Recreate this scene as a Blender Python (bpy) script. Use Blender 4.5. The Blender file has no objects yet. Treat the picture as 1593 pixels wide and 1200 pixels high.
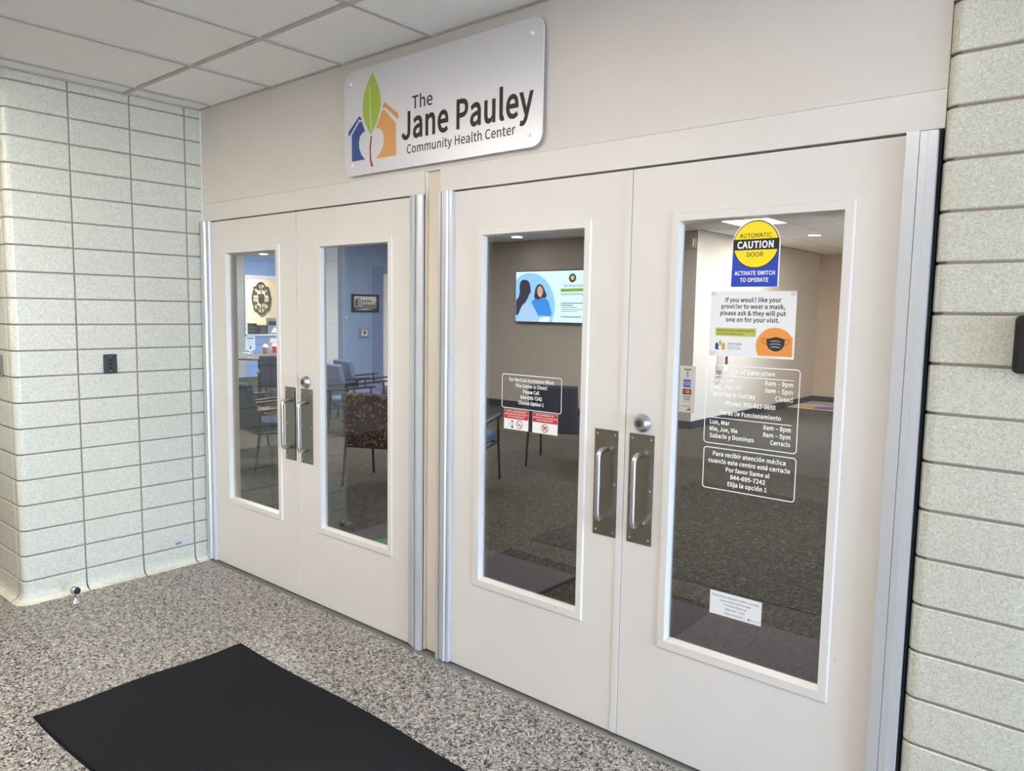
import bpy, math, random
from mathutils import Vector, Matrix
random.seed(7)
SC = bpy.context.scene
COL = SC.collection
R = math.radians

# ------------------------------------------------------------------ camera
CAM_F, YAW, PITCH, ROLL = 1175.104, 0.70285, 0.09829, 0.01645
CAM_P = Vector((4.43549, -2.31783, 1.58151))
fwd = Vector((-math.sin(YAW) * math.cos(PITCH), math.cos(YAW) * math.cos(PITCH), -math.sin(PITCH)))
rgt = Vector((math.cos(YAW), math.sin(YAW), 0))
upv = rgt.cross(fwd)
r2 = rgt * math.cos(ROLL) + upv * math.sin(ROLL)
u2 = upv * math.cos(ROLL) - rgt * math.sin(ROLL)
cd = bpy.data.cameras.new('camera')
cd.sensor_fit = 'HORIZONTAL'; cd.sensor_width = 36; cd.lens = CAM_F / 1593 * 36
cd.clip_start = 0.05; cd.clip_end = 200
cam = bpy.data.objects.new('camera', cd); COL.objects.link(cam)
cam.matrix_world = Matrix(((r2.x, u2.x, -fwd.x, CAM_P.x), (r2.y, u2.y, -fwd.y, CAM_P.y),
                           (r2.z, u2.z, -fwd.z, CAM_P.z), (0, 0, 0, 1)))
SC.camera = cam

# ------------------------------------------------------------------ world / exposure / light levels
SKY = 35.0           # overcast daylight that comes in through the glazed entrance
TROFFER = 12.5        # lensed ceiling troffers of the vestibule
DOWN = 14.0          # watts of a downlight in the waiting room
PANEL = 88.0         # watts of a square ceiling panel in the waiting room
w = bpy.data.worlds.new('world'); SC.world = w; w.use_nodes = True
bg = w.node_tree.nodes['Background']
bg.inputs[0].default_value = (0.47, 0.67, 1.0, 1); bg.inputs[1].default_value = SKY
SC.view_settings.view_transform = 'Standard'
SC.view_settings.look = 'None'
SC.view_settings.gamma = 1
SC.view_settings.use_curve_mapping = False
SC.view_settings.exposure = 0.28
try:
    SC.cycles.max_bounces = 10; SC.cycles.diffuse_bounces = 6; SC.cycles.transparent_max_bounces = 16
    SC.cycles.sample_clamp_indirect = 6; SC.cycles.caustics_reflective = False; SC.cycles.caustics_refractive = False
except Exception:
    pass

sl_ = bpy.data.lights.new('sun', 'SUN'); sl_.energy = 480.0; sl_.angle = R(0.6); sl_.color = (1, 0.97, 0.93)
so_ = bpy.data.objects.new('sun', sl_); COL.objects.link(so_)
so_.rotation_euler = Vector((-0.04, 0.64, -0.77)).to_track_quat('-Z', 'Y').to_euler()

def portal(x, y, z, sx, sz, rot):
    l = bpy.data.lights.new('daylight_opening', 'AREA'); l.shape = 'RECTANGLE'; l.size = sx; l.size_y = sz
    l.cycles.is_portal = True
    o = bpy.data.objects.new('daylight_opening', l); COL.objects.link(o)
    o.location = (x, y, z); o.rotation_euler = rot
portal(9.2, -1.15, 1.35, 2.6, 2.1, (0, R(90), 0))        # glazed entrance right of the camera, shining towards -x
portal(2.6, 7.55, 1.3, 2.5, 0.3, (0, R(90), 0))         # waiting-room window

# ------------------------------------------------------------------ helpers: materials
def s2l(c):
    return tuple(((v / 12.92) if v <= 0.04045 else ((v + 0.055) / 1.055) ** 2.4) for v in [k / 255 for k in c])
MATS = {}
def mat(name, rgb, rough=0.5, metal=0.0, spec=0.5, emit=0.0, noise=None, bump=None, fn=None):
    """rgb is an sRGB 0-255 triple. noise=(scale, amount): brightness mottling; bump=(scale, strength)."""
    m = bpy.data.materials.new(name); m.use_nodes = True
    nt = m.node_tree; b = nt.nodes['Principled BSDF']
    c = s2l(rgb)
    b.inputs['Base Color'].default_value = (*c, 1)
    b.inputs['Roughness'].default_value = rough; b.inputs['Metallic'].default_value = metal
    b.inputs['Specular IOR Level'].default_value = spec
    if emit:
        b.inputs['Emission Color'].default_value = (*c, 1); b.inputs['Emission Strength'].default_value = emit
    if noise or bump:
        geo = nt.nodes.new('ShaderNodeNewGeometry')
    if noise:
        n = nt.nodes.new('ShaderNodeTexNoise'); n.inputs['Scale'].default_value = noise[0]; n.inputs['Detail'].default_value = 4
        nt.links.new(geo.outputs['Position'], n.inputs['Vector'])
        rp = nt.nodes.new('ShaderNodeValToRGB')
        lo = [max(0, v * (1 - noise[1])) for v in c]; hi = [min(1, v * (1 + noise[1])) for v in c]
        rp.color_ramp.elements[0].position = 0.3; rp.color_ramp.elements[1].position = 0.7
        rp.color_ramp.elements[0].color = (*lo, 1); rp.color_ramp.elements[1].color = (*hi, 1)
        nt.links.new(n.outputs['Fac'], rp.inputs['Fac']); nt.links.new(rp.outputs['Color'], b.inputs['Base Color'])
    if bump:
        n2 = nt.nodes.new('ShaderNodeTexNoise'); n2.inputs['Scale'].default_value = bump[0]; n2.inputs['Detail'].default_value = 3
        nt.links.new(geo.outputs['Position'], n2.inputs['Vector'])
        bp = nt.nodes.new('ShaderNodeBump'); bp.inputs['Strength'].default_value = bump[1]; bp.inputs['Distance'].default_value = 0.004
        nt.links.new(n2.outputs['Fac'], bp.inputs['Height']); nt.links.new(bp.outputs['Normal'], b.inputs['Normal'])
    MATS[name] = m
    if fn: fn(m, nt, b)
    return m

def ramp_mat(name, rough, layers, bump=0.0, spec=0.5):
    """Voronoi-cell chips: layers = [(scale, [(pos, rgb), ...]) ...]; several scales are mixed by random cells."""
    m = bpy.data.materials.new(name); m.use_nodes = True
    nt = m.node_tree; b = nt.nodes['Principled BSDF']
    b.inputs['Roughness'].default_value = rough; b.inputs['Specular IOR Level'].default_value = spec
    geo = nt.nodes.new('ShaderNodeNewGeometry')
    prev = None
    for i, (sc, stops) in enumerate(layers):
        v = nt.nodes.new('ShaderNodeTexVoronoi'); v.inputs['Scale'].default_value = sc
        nt.links.new(geo.outputs['Position'], v.inputs['Vector'])
        sep = nt.nodes.new('ShaderNodeSeparateColor'); nt.links.new(v.outputs['Color'], sep.inputs[0])
        rp = nt.nodes.new('ShaderNodeValToRGB'); rp.color_ramp.interpolation = 'CONSTANT'
        els = rp.color_ramp.elements
        while len(els) < len(stops): els.new(0.5)
        for e, (p, c) in zip(els, stops):
            e.position = p; e.color = (*s2l(c), 1)
        nt.links.new(sep.outputs[0], rp.inputs['Fac'])
        if prev is None:
            prev = rp.outputs['Color']
        else:
            mx = nt.nodes.new('ShaderNodeMix'); mx.data_type = 'RGBA'
            th = nt.nodes.new('ShaderNodeMath'); th.operation = 'GREATER_THAN'; th.inputs[1].default_value = 0.55
            nt.links.new(sep.outputs[1], th.inputs[0]); nt.links.new(th.outputs[0], mx.inputs['Factor'])
            nt.links.new(prev, mx.inputs['A']); nt.links.new(rp.outputs['Color'], mx.inputs['B'])
            prev = mx.outputs['Result']
    nt.links.new(prev, b.inputs['Base Color'])
    if bump:
        n2 = nt.nodes.new('ShaderNodeTexNoise'); n2.inputs['Scale'].default_value = layers[0][0] * 1.3
        nt.links.new(geo.outputs['Position'], n2.inputs['Vector'])
        bp = nt.nodes.new('ShaderNodeBump'); bp.inputs['Strength'].default_value = bump; bp.inputs['Distance'].default_value = 0.004
        nt.links.new(n2.outputs['Fac'], bp.inputs['Height']); nt.links.new(bp.outputs['Normal'], b.inputs['Normal'])
    MATS[name] = m
    return m

def glass_mat(name, tint):
    m = bpy.data.materials.new(name); m.use_nodes = True
    nt = m.node_tree; nt.nodes.remove(nt.nodes['Principled BSDF'])
    out = nt.nodes['Material Output']
    t = nt.nodes.new('ShaderNodeBsdfTransparent'); t.inputs[0].default_value = (*tint, 1)
    g = nt.nodes.new('ShaderNodeBsdfGlossy'); g.inputs['Roughness'].default_value = 0.0
    lw = nt.nodes.new('ShaderNodeLayerWeight'); lw.inputs['Blend'].default_value = 0.5
    p5 = nt.nodes.new('ShaderNodeMath'); p5.operation = 'POWER'; p5.inputs[1].default_value = 5
    ma = nt.nodes.new('ShaderNodeMath'); ma.operation = 'MULTIPLY_ADD'; ma.inputs[1].default_value = 0.96; ma.inputs[2].default_value = 0.055
    nt.links.new(lw.outputs['Facing'], p5.inputs[0]); nt.links.new(p5.outputs[0], ma.inputs[0])
    mx = nt.nodes.new('ShaderNodeMixShader')
    nt.links.new(ma.outputs[0], mx.inputs[0]); nt.links.new(t.outputs[0], mx.inputs[1]); nt.links.new(g.outputs[0], mx.inputs[2])
    nt.links.new(mx.outputs[0], out.inputs['Surface'])
    MATS[name] = m
    return m

def stripe_noise(sx, sy, sz, amt):
    """brushed metal: stretched noise on roughness and colour"""
    def fn(m, nt, b):
        geo = nt.nodes.new('ShaderNodeNewGeometry'); mp = nt.nodes.new('ShaderNodeMapping')
        mp.inputs['Scale'].default_value = (sx, sy, sz)
        n = nt.nodes.new('ShaderNodeTexNoise'); n.inputs['Scale'].default_value = 1
        nt.links.new(geo.outputs['Position'], mp.inputs['Vector']); nt.links.new(mp.outputs[0], n.inputs['Vector'])
        ma = nt.nodes.new('ShaderNodeMath'); ma.operation = 'MULTIPLY_ADD'; ma.inputs[1].default_value = amt
        ma.inputs[2].default_value = b.inputs['Roughness'].default_value - amt / 2
        nt.links.new(n.outputs['Fac'], ma.inputs[0]); nt.links.new(ma.outputs[0], b.inputs['Roughness'])
    return fn

# the place
mat('beige_paint', (224, 218, 210), 0.42, noise=(3, 0.02), bump=(60, 0.04))
def scuffs(m, nt, b):
    geo = nt.nodes.new('ShaderNodeNewGeometry'); mp = nt.nodes.new('ShaderNodeMapping'); mp.inputs['Scale'].default_value = (9, 9, 6)
    nt.links.new(geo.outputs['Position'], mp.inputs['Vector'])
    v = nt.nodes.new('ShaderNodeTexVoronoi'); v.inputs['Scale'].default_value = 1.6
    nz = nt.nodes.new('ShaderNodeTexNoise'); nz.inputs['Scale'].default_value = 55; nz.inputs['Detail'].default_value = 3
    nt.links.new(mp.outputs[0], v.inputs['Vector']); nt.links.new(geo.outputs['Position'], nz.inputs['Vector'])
    ad = nt.nodes.new('ShaderNodeMath'); ad.operation = 'MULTIPLY_ADD'; ad.inputs[1].default_value = 0.16; nt.links.new(nz.outputs['Fac'], ad.inputs[0]); nt.links.new(v.outputs['Distance'], ad.inputs[2])
    lt = nt.nodes.new('ShaderNodeMath'); lt.operation = 'LESS_THAN'; lt.inputs[1].default_value = 0.098; nt.links.new(ad.outputs[0], lt.inputs[0])
    src = b.inputs['Base Color'].links[0].from_socket
    mx = nt.nodes.new('ShaderNodeMix'); mx.data_type = 'RGBA'; mx.inputs['B'].default_value = (*s2l((150, 138, 128)), 1)
    nt.links.new(lt.outputs[0], mx.inputs['Factor']); nt.links.new(src, mx.inputs['A']); nt.links.new(mx.outputs['Result'], b.inputs['Base Color'])
mat('door_paint', (224, 218, 210), 0.42, noise=(3, 0.02), bump=(60, 0.04), fn=scuffs)
mat('transom_paint', (220, 212, 203), 0.55, noise=(2.5, 0.025), bump=(60, 0.05))
mat('mullion_paint', (222, 211, 194), 0.5, noise=(5, 0.04))
mat('dark_gap', (22, 20, 19), 0.8)  # near-black that stands in for the shade inside gaps and slots
mat('aluminium', (212, 213, 214), 0.36, metal=0.45, fn=stripe_noise(120, 120, 2, 0.12))
mat('threshold_metal', (120, 118, 114), 0.45, metal=0.6)
mat('steel_plate', (140, 134, 122), 0.34, metal=1.0, fn=stripe_noise(30, 30, 260, 0.14))
mat('steel_bar', (196, 194, 194), 0.32, metal=1.0)
mat('nickel', (186, 188, 192), 0.28, metal=1.0)
mat('nickel_dark', (110, 112, 116), 0.35, metal=1.0)
glass_mat('door_glass', (0.93, 0.95, 0.95))
mat('mortar', (140, 128, 120), 0.9)
mat('cove_grout', (206, 203, 182), 0.8, noise=(20, 0.1))
ramp_mat('terrazzo', 0.42, [
    (95, [(0, (30, 28, 27)), (0.24, (112, 106, 99)), (0.33, (138, 132, 126)), (0.6, (166, 160, 152)), (0.8, (198, 192, 184)), (0.93, (172, 146, 126))]),
    (190, [(0, (36, 34, 33)), (0.26, (122, 117, 110)), (0.5, (160, 154, 146)), (0.85, (206, 200, 192))])])
mat('mat_pile', (29, 29, 32), 0.95, spec=0.15, noise=(230, 0.7), bump=(230, 0.8))
mat('mat_edge', (20, 20, 21), 0.85, spec=0.15)
mat('ceiling_panel', (238, 236, 232), 0.9, noise=(170, 0.07), bump=(170, 0.5))
mat('ceiling_grid', (178, 174, 165), 0.5)
mat('ceiling_back', (150, 148, 144), 0.9)
ramp_mat('carpet', 0.95, [(75, [(0, (54, 51, 46)), (0.4, (70, 66, 60)), (0.75, (92, 88, 80))]),
                          (150, [(0, (48, 45, 41)), (0.5, (78, 74, 67))])], bump=0.6, spec=0.1)
ramp_mat('carpet_dark', 0.95, [(55, [(0, (42, 40, 36)), (0.5, (60, 57, 51)), (0.85, (86, 82, 73))]),
                               (110, [(0, (36, 34, 31)), (0.6, (66, 62, 56))])], bump=1.0, spec=0.1)
mat('mat_grey', (88, 82, 87), 0.95, spec=0.1, noise=(260, 0.25), bump=(260, 0.4))
mat('mat_rubber', (30, 29, 30), 0.8)
mat('mat_green', (70, 120, 60), 0.9, noise=(150, 0.3))
mat('taupe_paint', (166, 156, 146), 0.7, noise=(2, 0.02))
mat('warm_paint', (206, 186, 162), 0.7, noise=(2, 0.02))
mat('side_paint', (222, 216, 206), 0.7)
mat('blue_paint', (124, 146, 182), 0.6, noise=(2, 0.02))
mat('blue_door_paint', (104, 122, 164), 0.5)
mat('cream_paint', (238, 226, 196), 0.7)
mat('stub_paint', (206, 194, 180), 0.6)
mat('baseboard', (30, 32, 42), 0.5)
mat('white_trim', (226, 224, 218), 0.5)
mat('brown_wood', (84, 54, 38), 0.5, noise=(9, 0.25))
mat('counter_top', (205, 200, 190), 0.4)
# prints
for n, c in dict(p_black=(12, 11, 12), p_white=(244, 243, 240), p_paper=(236, 235, 234), p_lime=(166, 190, 70), p_blue=(44, 74, 138),
                 p_orange=(218, 156, 92), p_red=(172, 36, 58), p_yellow=(250, 224, 12), p_sign_blue=(22, 62, 178), p_olive=(186, 192, 84),
                 p_mask_orange=(234, 150, 70), p_grey=(96, 94, 94), p_charcoal=(44, 42, 40), p_sign_red=(196, 44, 46), p_pale_grey=(190, 192, 192),
                 p_card_blue=(46, 110, 196), p_card_red=(214, 60, 36), p_card_orange=(240, 146, 40), p_navy=(36, 40, 96), p_leafline=(220, 226, 190),
                 p_mid=(140, 140, 140), p_lightgrey=(200, 200, 200)).items():
    mat(n, c, 0.45)
mat('vinyl_white', (250, 250, 248), 0.5)
mat('tape_clear', (214, 214, 212), 0.3)
mat('sign_metal', (224, 222, 224), 0.32, metal=0.2, fn=stripe_noise(3, 3, 160, 0.1))
mat('screw_white', (240, 238, 234), 0.25)
mat('screw_steel', (196, 192, 186), 0.3, metal=0.9)
mat('black_plastic', (26, 24, 25), 0.4)
mat('black_gloss', (16, 16, 18), 0.2)
mat('grey_plastic', (120, 120, 122), 0.5)
mat('white_plastic', (232, 232, 228), 0.4)
mat('red_plastic', (178, 42, 46), 0.4)
mat('tan_plastic', (190, 182, 160), 0.5)
mat('brown_plastic', (104, 64, 52), 0.4)
mat('tape_blue', (22, 120, 190), 0.5)
mat('chrome', (210, 210, 216), 0.15, metal=1.0)
mat('rubber', (24, 23, 23), 0.8)
# furniture
mat('frame_black', (11, 11, 12), 0.5, spec=0.3)
mat('fabric_navy', (46, 58, 84), 0.9, spec=0.15, noise=(120, 0.2))
mat('fabric_slate', (84, 96, 128), 0.85, spec=0.2, noise=(90, 0.15))
mat('fabric_blue', (74, 96, 136), 0.85, spec=0.2, noise=(90, 0.15))
ramp_mat('fabric_pattern', 0.9, [(30, [(0, (54, 40, 40)), (0.4, (88, 62, 54)), (0.6, (150, 106, 72)), (0.72, (120, 76, 50)), (0.84, (70, 70, 92)), (0.93, (178, 150, 130))]),
                                 (52, [(0, (44, 34, 36)), (0.5, (110, 76, 62)), (0.82, (186, 152, 120))])], spec=0.1)
ramp_mat('rug_print', 0.9, [(2.4, [(0, (178, 168, 180)), (0.45, (196, 186, 190)), (0.62, (214, 166, 52)), (0.72, (120, 96, 150)), (0.86, (170, 164, 176))])], spec=0.1)
mat('table_top', (98, 84, 72), 0.4)
mat('clear_plastic', (190, 200, 212), 0.2)
mat('cup_brown', (140, 104, 84), 0.5)
mat('iron', (66, 60, 52), 0.6, metal=0.3)
# light givers
mat('troffer_lens', (255, 250, 241), 0.6, emit=TROFFER)
mat('lamp_lens', (255, 250, 240), 0.6, emit=9.0)
SCR = 1.15
for n, c in dict(scr_bg=(214, 238, 252), scr_arc=(140, 198, 246), scr_hair=(52, 44, 62), scr_hair2=(48, 40, 44), scr_skin=(206, 156, 134), scr_blue=(46, 136, 220),
                 scr_pale=(166, 198, 232), scr_navy=(20, 52, 84), scr_gold=(214, 180, 84), scr_lime=(160, 200, 56), scr_text=(40, 70, 84), scr_white=(240, 250, 255)).items():
    mm = mat(n, c, 0.3, emit=SCR); mm.node_tree.nodes['Principled BSDF'].inputs['Base Color'].default_value = (0, 0, 0, 1)

# ------------------------------------------------------------------ helpers: geometry
class MB:
    def __init__(s): s.v = []; s.f = []
    def add(s, vs, fs):
        n = len(s.v); s.v += [tuple(v) for v in vs]; s.f += [tuple(i + n for i in f) for f in fs]; return s
    def box(s, x0, x1, y0, y1, z0, z1):
        return s.add([(x0, y0, z0), (x1, y0, z0), (x1, y1, z0), (x0, y1, z0), (x0, y0, z1), (x1, y0, z1), (x1, y1, z1), (x0, y1, z1)],
                     [(3, 2, 1, 0), (4, 5, 6, 7), (0, 1, 5, 4), (1, 2, 6, 5), (2, 3, 7, 6), (3, 0, 4, 7)])
    def prism(s, poly, a0, a1, axis='z'):
        """extrude a 2D polygon. axis z: poly=(x,y); axis y: poly=(x,z); axis x: poly=(y,z)"""
        area = sum(poly[i][0] * poly[(i + 1) % len(poly)][1] - poly[(i + 1) % len(poly)][0] * poly[i][1] for i in range(len(poly)))
        if area < 0: poly = poly[::-1]
        n = len(poly)
        if axis == 'y':
            vs = [(p[0], a1, p[1]) for p in poly] + [(p[0], a0, p[1]) for p in poly]
        elif axis == 'x':
            vs = [(a0, p[0], p[1]) for p in poly] + [(a1, p[0], p[1]) for p in poly]
        else:
            vs = [(p[0], p[1], a0) for p in poly] + [(p[0], p[1], a1) for p in poly]
        fs = [tuple(range(n - 1, -1, -1)), tuple(range(n, 2 * n))] + [(i, (i + 1) % n, n + (i + 1) % n, n + i) for i in range(n)]
        return s.add(vs, fs)
    def loop_frame(s, outer, inner, a0, a1, axis='y'):
        """closed ring between two loops of equal length, extruded"""
        n = len(outer)
        def P(p, a): return (p[0], a, p[1]) if axis == 'y' else ((a, p[0], p[1]) if axis == 'x' else (p[0], p[1], a))
        vs = [P(p, a0) for p in outer] + [P(p, a0) for p in inner] + [P(p, a1) for p in outer] + [P(p, a1) for p in inner]
        fs = []
        for i in range(n):
            j = (i + 1) % n
            fs += [(i, j, n + j, n + i), (2 * n + j, 2 * n + i, 3 * n + i, 3 * n + j), (i, 2 * n + i, 2 * n + j, j), (n + i, n + j, 3 * n + j, 3 * n + i)]
        return s.add(vs, fs)
    def tube(s, path, r, n=8, cap=True, closed=False):
        path = [Vector(p) for p in path]; k = len(path); vs = []; fs = []
        ref = None
        for i, p in enumerate(path):
            if closed: d = path[(i + 1) % k] - path[i - 1]
            else: d = path[min(i + 1, k - 1)] - path[max(i - 1, 0)]
            d.normalize()
            if ref is None:
                ref = Vector((0, 0, 1)) if abs(d.z) < 0.9 else Vector((1, 0, 0))
            a = d.cross(ref).normalized(); b = d.cross(a).normalized(); ref = (-b).copy() if b.dot(ref) < 0 else b.copy()
            a = d.cross(ref).normalized(); b = a.cross(d)
            for j in range(n):
                t = 2 * math.pi * j / n
                vs.append(p + a * (r * math.cos(t)) + b * (r * math.sin(t)))
        m = k if closed else k - 1
        for i in range(m):
            for j in range(n):
                i2 = (i + 1) % k
                fs.append((i * n + j, i * n + (j + 1) % n, i2 * n + (j + 1) % n, i2 * n + j))
        if cap and not closed:
            fs += [tuple(range(n - 1, -1, -1)), tuple(range((k - 1) * n, k * n))]
        return s.add(vs, fs)
    def lathe(s, prof, c, axis='z', n=20):
        """prof = [(radius, height)], closed ends when radius is 0"""
        vs = []; fs = []
        for (r, h) in prof:
            for j in range(n):
                t = 2 * math.pi * j / n; a, b = r * math.cos(t), r * math.sin(t)
                vs.append((c[0] + a, c[1] + b, c[2] + h) if axis == 'z' else ((c[0] + a, c[1] - h, c[2] + b) if axis == '-y' else (c[0] + h, c[1] + a, c[2] + b)))
        for i in range(len(prof) - 1):
            for j in range(n):
                fs.append((i * n + j, i * n + (j + 1) % n, (i + 1) * n + (j + 1) % n, (i + 1) * n + j))
        fs += [tuple(range(n - 1, -1, -1)), tuple(range((len(prof) - 1) * n, len(prof) * n))]
        return s.add(vs, fs)
    def poly(s, pts, y, axis='y'):
        """flat print facing -y (or facing +x when axis='x')"""
        if axis == 'y':
            area = sum(pts[i][0] * pts[(i + 1) % len(pts)][1] - pts[(i + 1) % len(pts)][0] * pts[i][1] for i in range(len(pts)))
            if area < 0: pts = pts[::-1]
            return s.add([(p[0], y, p[1]) for p in pts], [tuple(range(len(pts)))])
        area = sum(pts[i][0] * pts[(i + 1) % len(pts)][1] - pts[(i + 1) % len(pts)][0] * pts[i][1] for i in range(len(pts)))
        if area < 0: pts = pts[::-1]
        return s.add([(y, p[0], p[1]) for p in pts], [tuple(range(len(pts)))])
    def mesh(s, name, material, smooth=False):
        me = bpy.data.meshes.new(name); me.from_pydata(s.v, [], s.f)
        if material: me.materials.append(MATS[material])
        if smooth:
            for p in me.polygons: p.use_smooth = True
        me.validate(); me.update()
        return me
    def build(s, name, material, parent=None, smooth=False, bevel=0.0, seg=2):
        o = bpy.data.objects.new(name, s.mesh(name, material, smooth)); COL.objects.link(o)
        if parent: o.parent = parent
        if bevel:
            md = o.modifiers.new('bevel', 'BEVEL'); md.width = bevel; md.segments = seg; md.limit_method = 'ANGLE'; md.angle_limit = R(40)
        if smooth:
            md = o.modifiers.new('edges', 'EDGE_SPLIT') if False else None
        return o

def inst(name, me, parent=None, loc=(0, 0, 0)):
    o = bpy.data.objects.new(name, me); COL.objects.link(o); o.location = loc
    if parent: o.parent = parent
    return o
def empty(name, loc=(0, 0, 0), rz=0):
    o = bpy.data.objects.new(name, None); COL.objects.link(o); o.location = loc; o.rotation_euler = (0, 0, rz)
    o.empty_display_size = 0.1
    return o
def tag(o, label, cat, group=None):
    o['label'] = label; o['category'] = cat
    if group: o['group'] = group
    return o
def struct(o, label=None):
    o['kind'] = 'structure'
    if label: o['label'] = label
    return o
def arc(cx, cz, rx, rz, a0, a1, n=16):
    return [(cx + rx * math.cos(R(a0 + (a1 - a0) * i / n)), cz + rz * math.sin(R(a0 + (a1 - a0) * i / n))) for i in range(n + 1)]
def rrect(x0, x1, z0, z1, r, n=6):
    return (arc(x1 - r, z1 - r, r, r, 0, 90, n) + arc(x0 + r, z1 - r, r, r, 90, 180, n) +
            arc(x0 + r, z0 + r, r, r, 180, 270, n) + arc(x1 - r, z0 + r, r, r, 270, 360, n))

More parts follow.
